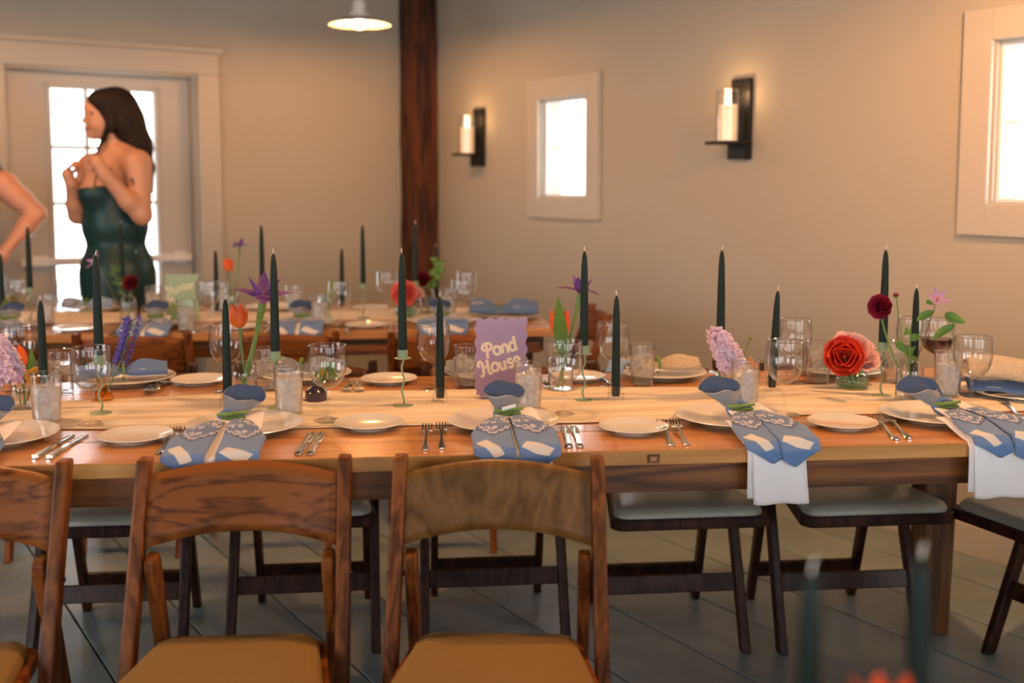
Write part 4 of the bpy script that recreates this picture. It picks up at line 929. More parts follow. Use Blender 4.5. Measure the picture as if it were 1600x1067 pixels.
# napkins lying across the far side plates: a tied roll seen from behind
def lying(name, c, rot, label, group, m1='bandana', m2='linen', s=1.0, knitted=False, fold=True):
    R = thing(name, c, rot, label, 'napkin', group)
    def fn(u, v):
        x = (u-.5)*.21*s; k = 1-.55*math.exp(-((u-.45)/.10)**2); a = PI*v
        return (x, -.042*k*math.cos(a)*s, .0225+.034*k*math.sin(a)*(1+.15*math.sin(u*11))*s+.004*math.sin(6*a))
    b = MB(); b.grid(fn, 26, 12); obj('rolled_cloth', b, m1, R, solid=.002)
    def fn2(u, v):
        x = (u-.5)*.18*s+.012; return (x, -(v-.5)*.08*s*(1-.4*math.exp(-((u-.4)/.12)**2)), .0205+.014*math.sin(PI*v))
    b = MB(); b.grid(fn2, 18, 8); obj('linen_roll', b, m2, R, solid=.002)
    b = MB(); b.tube([(-.011*s, .030*math.cos(t)*s*.75, .034+.022*math.sin(t)) for t in [i*2*PI/14 for i in range(15)]], .004, 6); obj('green_tie', b, 'stem', R)
    if fold:
        def fn3(u, v): return (-.105*s+.004*math.sin(v*4)-.02*v+(u-.5)*.052*(1-.25*v)*s, -.02-.035*v-.004*math.sin(u*PI), .052-.030*v**1.5+.004*math.sin(u*5))
        b = MB(); b.grid(fn3, 8, 8); obj('flap', b, m1, R, solid=.002)
    return R
M['palebandana'] = bandana_mat('pale_blue_bandana', (.24, .36, .56), False)
for i, pl in enumerate(bplates):
    c = Vector((pl.location.x, pl.location.y, T+.001))
    R = lying('bandana_napkin', c, ANG+[.25, -.1, .1, .05, -.1][i], ['blue bandana napkin rolled on the plate behind the purple delphinium', 'blue bandana napkin rolled on the plate behind the green leaf glass', 'blue bandana napkin rolled on the plate behind the Pond House sign', 'blue bandana napkin with round emblem and cream crochet cloth', 'blue bandana napkin rolled on the plate behind the red rose'][i], 'bandanas across the table', ['bandana', 'greycloth', 'greycloth', 'knit', 'greycloth'][i], 'linen')
    if i == 3:
        for ch in R.children:
            if ch.name.startswith('flap'): ch.data.materials.clear(); ch.data.materials.append(M['palebandana']); ch.scale = (1.25, 1.3, 1.15)
        b = MB(); b.tube([(-.115+.010*math.cos(t), -.062-.004*math.sin(t), .042+.008*math.sin(t)) for t in [j*2*PI/16 for j in range(17)]], .0012, 6); obj('round_emblem', b, 'ink', R)
# head of the table: knitted towel over a blue bandana
c = Vector((endp.location.x+.02, endp.location.y+.01, T+.002))
R = thing('towel', c, ANG-.35, 'beige knitted towel folded over the plate at the right head of the table', 'towel')
def fnk(u, v):
    a = v*1.0; x = (u-.5)*.30; k = .5-.5*math.cos(min(1, v*1.15)*PI)
    return (x, .06-.15*v, .075+.018*math.sin(v*PI)+.006*math.sin(u*8)-.035*max(0, v-.7)*2)
b = MB(); b.grid(fnk, 30, 20); obj('top_layer', b, 'knit', R, solid=.012)
b = MB(); b.grid(lambda u, v: ((u-.5)*.28+.01, .06-.14*v, .052+.012*math.sin(v*PI)+.004*math.sin(u*7)), 24, 16); obj('lower_layer', b, 'knit', R, solid=.010)
R = thing('bandana_napkin', c, ANG-.35, 'dark blue bandana folded under the beige knitted towel', 'napkin')
b = MB(); b.grid(lambda u, v: ((u-.5)*.27-.015, .05-.14*v, .024+.016*math.sin(v*PI)+.003*math.sin(u*9)), 24, 16); obj('cloth', b, 'bandana', R, solid=.008)
# ------------------------------------------------------------------ vases
def bottle_prof(r, h): return [(.0005, 0), (r*.94, 0), (r, .004), (r, h*.66), (r*.93, h*.79), (r*.72, h*.885), (r*.55, h*.925), (r*.53, h*.955), (r*.60, h*.985), (r*.60, h), (r*.56, h), (r*.50, h*.955), (r*.68, h*.88), (r*.90, h*.78), (r*.965, h*.65), (r*.965, .008), (.0005, .007)]
def water_prof(r, l): return [(.0005, .0085), (r*.95, .009), (r*.95, l), (.0005, l+.0003)]
vase_bottle = Proto(lathe_thing('flower_vase', 'vase', [('bottle', bottle_prof(.034, .112), 'glass', 30, False), ('water', water_prof(.034, .062), 'clearwater', 26, False)]))
vase_small = Proto(lathe_thing('flower_vase', 'vase', [('bottle', bottle_prof(.028, .080), 'glass', 26, False), ('water', water_prof(.028, .045), 'clearwater', 22, False)]))
bowl_prof = [(.0005, 0), (.026, 0), (.038, .006), (.0455, .018), (.0455, .030), (.040, .041), (.031, .047), (.0295, .046), (.038, .040), (.0435, .030), (.0435, .019), (.036, .009), (.0005, .006)]
vase_bowl = Proto(lathe_thing('flower_vase', 'vase', [('bowl', bowl_prof, 'glassgreen', 34, False), ('water', [(.0005, .007), (.035, .010), (.0428, .020), (.0428, .027), (.0005, .0273)], 'glassgreen', 28, False)]))
vase_amber = Proto(lathe_thing('flower_vase', 'vase', [('bottle', [(.0005, 0), (.024, 0), (.0275, .006), (.0275, .018), (.018, .030), (.012, .045), (.012, .058), (.014, .062), (.013, .062), (.0105, .056), (.0105, .045), (.016, .031), (.025, .018), (.025, .007), (.0005, .005)], 'glassamber', 24, False)]))
vase_pot = Proto(lathe_thing('flower_vase', 'vase', [('pot', [(.0005, 0), (.025, 0), (.0275, .004), (.0278, .026), (.021, .034), (.009, .040), (.0085, .048), (.011, .052), (.010, .052), (.007, .048), (.0075, .040), (.0005, .036)], 'darkpot', 24, False)]))
vase_greenbottle = Proto(lathe_thing('flower_vase', 'vase', [('bottle', bottle_prof(.026, .10), 'glassgreen', 26, False)]))

# ------------------------------------------------------------------ flowers
def petal(L_, W_, cup=.3, curl=0., tipp=.5, nu=6, nv=8, frill=0., back=0., blunt=False):
    # root at the origin, grows along +z, hollow side towards -y
    b = MB()
    def fn(u, v):
        s = (u-.5)*2; wv = W_*(math.sin(PI*min(1, v**tipp*.93+.07))**.8 if v < .999 else .10)
        if blunt: wv = W_*max(.0, 1-abs(2*(v*.96+.0)**.75-1.08)**3.2)**.55+.06*W_*(v < .02)
        x = s*wv/2; y = -cup*W_*(1-s*s)*-1*.5*math.sin(PI*min(1, v+.1)) + curl*L_*v*v+back*L_*v
        fr = frill*math.sin(s*9+v*5)*v
        return (x, y+fr, L_*v)
    b.grid(fn, nu, nv); return b
def mtx(loc, z_dir, spin=0):
    q = Vector(z_dir).to_track_quat('Z', 'Y').to_matrix().to_4x4(); return Matrix.Translation(loc) @ q @ Matrix.Rotation(spin, 4, 'Z')
_pm = {}
def shared(key, fn, m):
    if key not in _pm:
        me = fn().mesh(key[0]); me.materials.append(M[m] if isinstance(m, str) else m); _pm[key] = me
    return _pm[key]
def pobj(name, me, parent, mt, solid=0):
    o = bpy.data.objects.new(name, me); COL.objects.link(o); o.parent = parent; o.matrix_local = mt; return o
def stem_pts(base, head, bend): 
    mid = (Vector(base)+Vector(head))/2+Vector(bend); return bez(base, mid, head, 12)
def stem_part(R, base, head, bend, r=.0026, m='stem', name='stem'):
    b = MB(); pts = stem_pts(base, head, bend); b.tube([p-R.location for p in pts], r, 8); obj(name, b, m, R); return (pts[-1]-pts[-2]).normalized()
PM = lambda n, c, c2=None: M.setdefault(n, petal_mat(n, c, c2))
PM('orange_petal', (.86, .10, .015), (.80, .22, .03)); PM('iris_petal', (.13, .045, .27), (.20, .09, .36)); PM('iris_gold', (.85, .45, .02)); PM('redrose', (.78, .065, .02), (.55, .03, .015))
PM('darkred', (.20, .006, .022), (.10, .004, .012)); PM('magenta', (.30, .008, .045), (.16, .004, .02)); PM('coral', (.80, .17, .13), (.70, .10, .08)); PM('pinkpetal', (.93, .62, .62), (.86, .48, .48))
PM('stockpetal', (.95, .78, .88), (.86, .56, .74)); PM('delph', (.085, .065, .36), (.12, .10, .45)); PM('yellow', (.88, .46, .03), (.80, .34, .02)); PM('clem', (.36, .18, .55), (.55, .36, .66)); PM('hydr', (.32, .34, .06), (.25, .28, .05)); PM('anth', (.30, .42, .06), (.24, .36, .05))
def tulip(base, head, bend, label, size=1., m='orange_petal', leaf=None):
    R = thing('tulip', base, 0, label, 'flower'); d = stem_part(R, base, head, bend, .0030)
    h = Vector(head)-Vector(base); L_ = .056*size
    for k in range(6):
        inner = k % 2; me = shared(('petal', 'tul', size, inner), lambda: petal(L_*(.98 if inner else 1), .033*size, .55, .02, .62, back=0), m) if m == 'orange_petal' else shared(('petal', 'tul', m, size), lambda: petal(L_, .033*size, .55, .02, .62), m)
        a = k*PI/3; r0 = .004*size
        mt = mtx(h, d) @ Matrix.Rotation(a, 4, 'Z') @ Matrix.Translation((0, .0045*size+.003*size*(1-inner), 0)) @ Matrix.Rotation(-.16-.08*(1-inner), 4, 'X')
        pobj('petal', me, R, mt)
    if leaf:
        for (a0, a1, w_) in leaf: add_leaf(R, Vector(a0)-R.location, Vector(a1)-R.location, w_)
    return R
def add_leaf(R, a, b_, w_, m='leaf', bendz=.01, name='leaf'):
    a, b_ = Vector(a), Vector(b_); d = b_-a; L_ = d.length
    side = d.cross(Vector((0, 1, 0))); side = side.normalized() if side.length > 1e-5 else Vector((1, 0, 0)); nrm = side.cross(d).normalized()
    mb = MB()
    def fn(u, v):
        s = (u-.5)*2; wv = w_*(max(0, math.sin(PI*(v**.75)))**.85)
        return a+d*v+side*(s*wv/2)+nrm*(bendz*math.sin(PI*v)+.18*w_*abs(s)*math.sin(PI*v))
    mb.grid(fn, 6, 10); return obj(name, mb, m, R)
def iris(base, head, bend, label, size=1.):
    R = thing('iris', base, 0, label, 'flower'); d = stem_part(R, base, head, bend, .0042*size); h = Vector(head)-Vector(base)
    b = MB(); b.lathe([(.0042*size, -.05*size), (.0065*size, -.03*size), (.0075*size, -.01*size), (.006*size, .006*size), (.003*size, .014*size)], 10, mtx(h, d)); obj('spathe', b, 'stem', R)
    up = Vector((0, -.15, 1)); A = mtx(h+Vector((0, 0, .004)), d*.5+up*.5)
    for k in range(3):
        me = shared(('fall', size), lambda: petal(.064*size, .036*size, -.22, .55, .75), 'iris_petal')
        pobj('fall', me, R, A @ Matrix.Rotation(k*2*PI/3+.4, 4, 'Z') @ Matrix.Rotation(-.98, 4, 'X'))
        me = shared(('standard', size), lambda: petal(.056*size, .027*size, .4, .02, .7), 'iris_petal')
        pobj('standard', me, R, A @ Matrix.Rotation(k*2*PI/3+.4+PI/3, 4, 'Z') @ Matrix.Rotation(-.62, 4, 'X'))
        me = shared(('gold', size), lambda: petal(.026*size, .007*size, .2, .30, .9), 'iris_gold')
        pobj('signal', me, R, A @ Matrix.Rotation(k*2*PI/3+.4, 4, 'Z') @ Matrix.Translation((0, .0, .003)) @ Matrix.Rotation(-1.05, 4, 'X'))
    return R
def rose(base, head, face, bend, label, m, R0, name='rose', layers=((3, .30, .35), (5, .5, .55), (6, .75, .85), (7, 1.0, 1.15)), leaves=(), stemm='stem'):
    # cupped petals in rings; face = direction the bloom looks
    R = thing(name, base, 0, label, 'flower'); stem_part(R, base, head, bend, .0024, stemm); h = Vector(head)-Vector(base); f = Vector(face).normalized(); A = mtx(h-f*R0*.35, f)
    for li, (n, rr_, tilt) in enumerate(layers):
        me = shared(('petal', m, round(R0, 4), li), lambda: petal(R0*(.72+.33*rr_), R0*(.75+.65*rr_), .42, .06+.14*rr_, .55, 8, 8, frill=R0*.03*rr_, blunt=True), m)
        for k in range(n):
            a = k*2*PI/n+li*.5
            pobj('petal', me, R, A @ Matrix.Rotation(a, 4, 'Z') @ Matrix.Translation((0, R0*.10*rr_+R0*.03, R0*.12*(1-rr_))) @ Matrix.Rotation(-tilt*.85, 4, 'X'))
    b = MB(); b.ball((0, 0, R0*.25), (R0*.14, R0*.14, R0*.28), 10, 6, A); obj('heart', b, m, R)
    b = MB(); b.ball((0, 0, -R0*.02), (R0*.22, R0*.22, R0*.12), 10, 5, A); obj('calyx', b, 'stem', R)
    for (q0, q1, w_) in leaves: add_leaf(R, Vector(q0)-R.location, Vector(q1)-R.location, w_)
    return R
RAN = ((4, .16, .12), (6, .34, .30), (8, .55, .52), (9, .75, .78), (9, .92, 1.02), (9, 1.0, 1.25))
def stock(base, tip, label, m='stockpetal', n=46, rad=.026, start=.42, name='stock_flower', fs=.0125, bend=(0, 0, 0)):
    R = thing(name, base, 0, label, 'flower'); stem_part(R, base, tip, bend, .0026); r_ = random.Random(len(label))
    pts = stem_pts(base, tip, bend)
    def fl():
        b = MB()
        for k in range(5):
            p = petal(fs*1.15, fs*1.15, .3, .35, .5, 4, 5, frill=fs*.12); b.add(p.v, p.f, p.uv, Matrix.Rotation(k*2*PI/5, 4, 'Z') @ Matrix.Rotation(-.95, 4, 'X'))
        for k in range(3):
            p = petal(fs*.8, fs*.9, .3, .2, .5, 3, 4, frill=fs*.1); b.add(p.v, p.f, p.uv, Matrix.Rotation(k*2*PI/3+.4, 4, 'Z') @ Matrix.Rotation(-.45, 4, 'X'))
        return b
    me = shared(('floret', m, fs), fl, m)
    for i in range(n):
        t = start+(1-start)*i/(n-1); k = t*12; j = min(11, int(k)); p = pts[j].lerp(pts[j+1], k-j)-R.location
        ax = (pts[j+1]-pts[j]).normalized(); a = i*2.4; o = ax.orthogonal().normalized(); o2 = ax.cross(o)
        rd = rad*(1-.55*((t-start)/(1-start))**2); dr_ = (o*math.cos(a)+o2*math.sin(a)+ax*.35).normalized()
        pobj('floret', me, R, mtx(p+dr_*rd*.72, dr_, r_.uniform(0, 6)))
    return R
def clematis(base, head, face, label, bends, size=1., leaves=()):
    R = thing('clematis', base, 0, label, 'flower'); stem_part(R, base, head, bends, .0014, 'twine'); h = Vector(head)-Vector(base); A = mtx(h, face)
    me = shared(('petal', 'clem', size), lambda: petal(.034*size, .0105*size, .2, .10, .8), 'clem')
    for k in range(7): pobj('petal', me, R, A @ Matrix.Rotation(k*2*PI/7, 4, 'Z') @ Matrix.Rotation(-1.0-.25*(k % 2), 4, 'X'))
    b = MB(); 
    for k in range(10): b.tube([(0, 0, 0), (.004*math.cos(k*.63), .004*math.sin(k*.63), .010*size)], .0006, 4)
    o = obj('stamens', b, 'yellow', R); o.matrix_local = A
    for (q0, q1, w_) in leaves: add_leaf(R, Vector(q0)-R.location, Vector(q1)-R.location, w_)
    return R
def bud(base, head, bend, label, m='darkred', r=.006, name='flower_bud'):
    R = thing(name, base, 0, label, 'flower'); d = stem_part(R, base, head, bend, .0014); h = Vector(head)-Vector(base)
    b = MB(); b.ball((0, 0, 0), (r, r, r*.85), 10, 7, mtx(h, d)); obj('bud', b, m, R)
    b = MB(); b.lathe([(.001, -r*1.1), (r*.8, -r*.7), (r*.95, -r*.2)], 8, mtx(h, d)); obj('sepals', b, 'stem', R); return R
def foliage(base, tip, bend, label, leaves, w_=.02, name='leafy_sprig', m='leaf', seed=1):
    R = thing(name, base, 0, label, 'foliage'); stem_part(R, base, tip, bend, .0016); pts = stem_pts(base, tip, bend); r_ = random.Random(seed)
    for i in range(leaves):
        j = 5+int(7*i/leaves); p = pts[min(12, j)]; a = i*2.3+seed; L_ = r_.uniform(.03, .045)
        add_leaf(R, p-R.location, p-R.location+Vector((math.cos(a)*L_, math.sin(a)*L_*.5, r_.uniform(-.005, .03))), w_, m)
    return R
gV = 'flower vases'
def vase(proto, px, py, lab, Tz=T, lift=RUN): return put(proto, px, py, lab, gV, lift=lift, Tz=Tz).location.copy()
up = lambda p, dz, dx=0, dy=0: Vector((p.x+dx, p.y+dy, p.z+dz))
# iris and tulip vase, left of the middle
v = vase(vase_bottle, 381, 632, 'clear bottle vase holding the orange tulip and purple iris at the front')
tulip(up(v, .012, .012), atY(374, 511, v.y-.002), (-.004, 0, .01), 'open orange tulip beside the purple iris at the front', 1.05)
iris(up(v, .010, -.016), atY(411, 470, v.y-.006), (.004, 0, -.03), 'large purple iris with yellow centre at the front left', 1.35)
# tulip and iris right of the sign
v = vase(vase_bottle, 876, 612, 'clear bottle vase with tulip and iris behind the front wine glass', lift=0)
tulip(up(v, .012, .006), atY(876, 524, v.y+.004), (0, 0, .01), 'orange tulip half hidden by its green leaf right of the sign', 1.25, leaf=[(atY(879, 562, v.y-.02), atY(872, 463, v.y-.055), .036)])
iris(up(v, .012, -.008), atY(906, 460, v.y+.03), (.0, 0, -.02), 'purple iris behind the tall candle right of the sign', 1.0)
# pink stock and yellow bud
v = vase(vase_bottle, 1150, 620, 'clear bottle vase with pink stock behind the iced water glass', lift=0)
stock(up(v, .03, .0), atY(1119, 524, v.y-.07), 'large pink stock flower cluster in front of a tall candle', bend=(.014, 0, .012), start=.36, rad=.034, n=44, fs=.020)
rose(up(v, .03, .008), atY(1174, 570, v.y+.01), (.6, -.4, .7), (.004, 0, .02), 'small yellow ranunculus right of the pink stock', 'yellow', .020, 'ranunculus', RAN[:4])
bud(up(v, .03, .004), atY(1173, 528, v.y+.012), (-.004, 0, .02), 'thin green bud on a bare stem right of the pink stock', 'hydr', .006)
# low bowl with the rose
v = vase(vase_bowl, 1331, 610, 'low green glass bowl under the red rose')
rose(up(v, .012), atY(1319, 556, v.y-.012), (-.25, -1, .25), (0, 0, 0), 'large orange red rose in the low green bowl', 'redrose', .047, leaves=[(atY(1325, 585, v.y), atY(1338, 574, v.y-.02), .018)])
rose(up(v, .012, .008, .01), atY(1338, 549, v.y+.05), (.3, -.55, .75), (.01, 0, 0), 'pale pink flower behind the orange red rose', 'pinkpetal', .062, 'carnation')
# clematis vase
v = vase(vase_bottle, 1420, 629, 'clear bottle vase with clematis and dark ranunculus at the right')
rose(up(v, .012, .006), atY(1374, 479, v.y-.004), (-.65, -.75, .15), (-.030, 0, .03), 'magenta ranunculus leaning left of the clematis vase', 'magenta', .027, 'ranunculus', RAN)
bud(up(v, .012, .010), atY(1400, 461, v.y+.004), (-.012, 0, .03), 'small dark red bud above the clematis vase', 'darkred', .0075)
clematis(up(v, .012, -.012), atY(1464, 469, v.y-.002), (.05, -.6, .8), 'purple star shaped clematis with yellow green leaves', (-.012, 0, -.045), 1.05, leaves=[(atY(1461, 486, v.y), atY(1432, 502, v.y-.01), .020), (atY(1476, 490, v.y), atY(1509, 505, v.y-.012), .026), (atY(1494, 507, v.y), atY(1456, 532, v.y-.012), .022), (atY(1460, 476, v.y), atY(1448, 470, v.y-.01), .010)])
foliage(up(v, .012, .002), atY(1424, 505, v.y-.008), (-.006, 0, .01), 'broad green leaves on the stem in the clematis vase', 5, .020, seed=5)
# delphinium in the amber bud vase
v = vase(vase_amber, 160, 630, 'small amber glass bud vase behind the left front wine glass')
def delph(base, tip, label, n=15):
    R = thing('delphinium', base, 0, label, 'flower'); bend = (.018, 0, -.012); stem_part(R, base, tip, bend, .0018); pts = stem_pts(base, tip, bend); r_ = random.Random(2)
    def fl():
        b = MB()
        for k in range(5):
            p = petal(.015, .010, .3, .2, .6, 3, 5); b.add(p.v, p.f, p.uv, Matrix.Rotation(k*2*PI/5, 4, 'Z') @ Matrix.Rotation(-.9, 4, 'X'))
        b.tube([(0, 0, 0), (0, .002, -.012), (0, .006, -.018)], .0012, 5); return b
    me = shared(('floret', 'delph'), fl, 'delph')
    for i in range(n):
        t = .45+.55*i/(n-1); k = t*12; j = min(11, int(k)); p = pts[j].lerp(pts[j+1], k-j)-R.location; a = i*2.1
        dr_ = Vector((math.cos(a), math.sin(a)*.8, .3)); pobj('floret', me, R, mtx(p+dr_*.014, dr_, i))
    return R
delph(up(v, .012), atY(206, 500, v.y-.01), 'deep violet delphinium spray leaning right at the left of the table', 22)
# left edge bunch
v = vase(vase_small, 36, 642, 'small clear vase of mixed flowers at the left edge')
stock(up(v, .012, -.004), atY(-6, 536, v.y-.01), 'pink stock flower cluster cut off by the left edge', bend=(-.005, 0, .03), start=.26, rad=.036, n=46, fs=.020)
tulip(up(v, .012, .004), atY(33, 574, v.y+.03), (.004, 0, .01), 'orange tulip at the left edge beside the pink stock', .95, leaf=[(atY(44, 590, v.y), atY(48, 545, v.y-.01), .018)])
rose(up(v, .012, .006), atY(57, 588, v.y-.012), (.2, -.8, .55), (.0, 0, .012), 'yellow ranunculus above the left front water glass', 'yellow', .023, 'ranunculus', RAN[:5])
# plum pot with anthurium
v = vase(vase_pot, 494, 630, 'small plum coloured pot behind the front wine glass')
def anthurium(base, head, label, s=1., m='anth'):
    R = thing('anthurium', base, 0, label, 'flower'); stem_part(R, base, head, (0, 0, .01), .0022); h = Vector(head)-Vector(base)
    b = MB()
    def fn(u, v_):
        sx = (u-.5)*2; wv = .055*s*math.sin(PI*min(1, v_**.55*.97+.03))**.8
        return (sx*wv/2, .006*s*math.sin(PI*v_)-.10*s*wv*abs(sx), .062*s*(v_-.2))
    b.grid(fn, 8, 10, mtx(h, (.35, -.1, .9))); obj('spathe', b, m, R)
    b = MB(); b.tube([h, h+Vector((.006*s, -.012*s, .024*s))], [.003*s, .0018*s], 8); obj('spadix', b, 'yellow', R); return R
anthurium(up(v, .03, .0), atY(503, 585, v.y+.01), 'green anthurium leaf flower seen through the front wine glass')
foliage(up(v, .03, .0), atY(528, 578, v.y+.02), (.005, 0, .01), 'rounded green leaf sprig beside the anthurium at the near table', 4, .026, seed=3)
# orange flower of the foreground table, only its tip shows
p = at(1384, 1076, T+.215); b0_ = Vector((p.x, p.y, T))
vf = vase_bottle(b0_, 0, 'clear bottle vase on the foreground table', gV).location.copy()
tulip(up(vf, .012), Vector((p.x, p.y, T+.165)), (0, 0, 0), 'blurred orange tulip at the bottom edge on the foreground table', 1.0)

# ------------------------------------------------------------------ far table
gw2, gt2 = 'wine glasses on the far table', 'water glasses on the far table'
for px, py, lab in ((30, 506, 'far table wine glass left of the blue napkin at the left'), (109, 512, 'far table wine glass in front of the door glass'), (326, 511, 'far table wine glass right of the Hunter sign'), (532, 510, 'far table wine glass in front of the green anthurium'), (605, 488, 'far table wine glass left of the coral rose'), (722, 508, 'far table wine glass, front of the right pair'), (730, 490, 'far table wine glass, back of the right pair')):
    put(wine_glass, px, py, lab, gw2)
for px, py, lab in ((72, 508, 'far table water glass beside the left wine glass'), (240, 490, 'far table water glass behind the green sign'), (291, 518, 'far table water glass in front of the Hunter sign'), (460, 488, 'far table water glass behind the blue tied napkin'), (499, 508, 'far table water glass left of the green anthurium'), (700, 496, 'far table water glass left of the right pair of wine glasses'), (344, 484, 'far table water glass behind the small tulip vase')):
    put(tumb, px, py, lab, gt2)
for px, py, kd, wh in ((5, 500, 'c', 'of the far table at the left edge'), (49, 505, 'w', 'of the far table in front of the second person'), (193, 488, 'w', 'of the far table before the green dress'), (216, 499, 'c', 'of the far table right of the dark red ranunculus'), (339, 490, 'c', 'of the far table right of the Hunter sign'), (411, 497, 'w', 'of the far table left of the tall near candle'), (535, 484, 'c', 'of the far table behind the anthurium'), (568, 497, 'w', 'of the far table right of the anthurium'), (650, 492, 'w', 'of the far table left of the corner post'), (682, 480, 'c', 'of the far table before the corner post')):
    candle_on(px, py, kd, wh)
p2 = [put(dplate, x, y, 'far table dinner plate '+w_, 'dinner plates on the far table', 0) for x, y, w_ in ((18, 512, 'at the left edge'), (245, 509, 'left of the Hunter sign'), (472, 508, 'under the grey blue tied napkin'), (690, 506, 'below the coral rose'), (140, 487, 'before the door glass'), (430, 484, 'at the back beside the tall candle'), (795, 497, 'at the right head of the far table'))]
for x, y, w_ in ((118, 517, 'near the door glass reflection'), (573, 511, 'right of the anthurium'), (579, 484, 'at the back right of the anthurium'), (372, 514, 'below the small tulip vase')):
    put(bplate, x, y, 'far table bread plate '+w_, 'bread plates on the far table', 0)
def bandana2(pl, label, kx=0):
    c = Vector((pl.location.x, pl.location.y, T)); D = (Vector((c.x, c.y, 0))-F_ORG).dot(E2); linen(c, D, .05, kx+.01, .10, label.replace('tied blue bandana', 'white linen under the bandana')); bandana(c, D, label, kx=kx, clothm='greycloth')
bandana2(p2[0], 'tied blue bandana of the far table at the left edge'); bandana2(p2[1], 'tied blue bandana of the far table left of the Hunter sign'); bandana2(p2[2], 'tied blue bandana of the far table at the middle'); bandana2(p2[3], 'tied blue bandana of the far table below the coral rose')
lying('bandana_napkin', p2[4].location+Vector((0, 0, .001)), ANG, 'blue bandana napkin rolled on the far table before the door glass', 'bandanas lying on the far table', 'palebandana', fold=False)
lying('bandana_napkin', p2[6].location+Vector((-.02, .05, .001)), ANG-.1, 'long blue bandana napkin tied with greenery at the right end of the far table', 'bandanas lying on the far table', 'bandana', 'palebandana', 1.35, fold=False)
for x, y, w_ in ((610, 513, 'right of the front bread plate'), (410, 514, 'left of the middle napkin'), (180, 520, 'left of the tied bandana by the sign')):
    for k in (0, 1):
        pp = at(x+k*11, y, T); fork(pp+Vector((0, 0, .0005)), ANG+.05, 'far table silver fork, '+('left' if k == 0 else 'right')+' one '+w_, 'forks on the far table')
for x, y, w_ in ((310, 515, 'right of the Hunter sign'), (545, 515, 'below the anthurium')):
    pp = at(x, y, T); knife(pp+Vector((0, 0, .0005)), ANG-.05, 'far table silver knife '+w_, 'knives on the far table')
def fv(proto, px, py, lab): return vase(proto, px, py, lab, lift=RUN)
v = fv(vase_bottle, 201, 504, 'far table bottle vase with dark red ranunculus')
rose(up(v, .012), atY(204, 442, v.y-.01), (-.1, -.9, .35), (0, 0, 0), 'dark red ranunculus on the far table before the green dress', 'darkred', .031, 'ranunculus', RAN[:5])
clematis(up(v, .012, -.01), atY(150, 409, v.y-.01), (-.5, -.5, .6), 'pink star clematis left of a tall candle on the far table', (-.02, 0, .04), 1.4)
foliage(up(v, .012, .006), atY(172, 415, v.y+.01), (.004, 0, .03), 'olive leafy sprig before the green dress', 9, .024, seed=2, m='darkleaf')
v = fv(vase_bottle, 362, 492, 'far table bottle vase with small tulip and iris')
tulip(up(v, .012), atY(357, 424, v.y), (0, 0, 0), 'small orange tulip on the far table', 1.0); iris(up(v, .012), atY(374, 387, v.y), (.01, 0, -.02), 'small violet iris at the top of the far table vase', .8)
v = fv(vase_greenbottle, 507, 500, 'far table green glass bottle under the anthurium')
anthurium(up(v, .012), atY(512, 462, v.y), 'large green anthurium on the far table', 1.6)
v = fv(vase_bowl, 634, 497, 'far table low bowl under the coral rose')
rose(up(v, .012), atY(631, 458, v.y-.01), (-.1, -1, .2), (0, 0, 0), 'coral pink rose on the far table', 'coral', .048); rose(up(v, .012, .01, .02), atY(646, 456, v.y+.05), (.4, -.4, .8), (0, 0, 0), 'pale pink flower behind the coral rose on the far table', 'pinkpetal', .042, 'carnation')
v = fv(vase_bottle, 668, 492, 'far table bottle vase with dark rose and leaves before the corner post')
rose(up(v, .012), atY(660, 436, v.y-.01), (-.2, -.9, .35), (0, 0, 0), 'dark red rose before the corner post', 'darkred', .032, 'ranunculus', RAN[:5])
foliage(up(v, .012, .004), atY(686, 405, v.y), (.0, 0, .02), 'leafy green sprig before the corner post', 12, .026, seed=9)
v = fv(vase_bowl, 14, 503, 'far table low bowl of green hydrangea at the left edge')
stock(up(v, .012), atY(18, 470, v.y-.01), 'yellow green hydrangea head at the left edge of the far table', 'hydr', 60, .046, .15, 'hydrangea', .013)
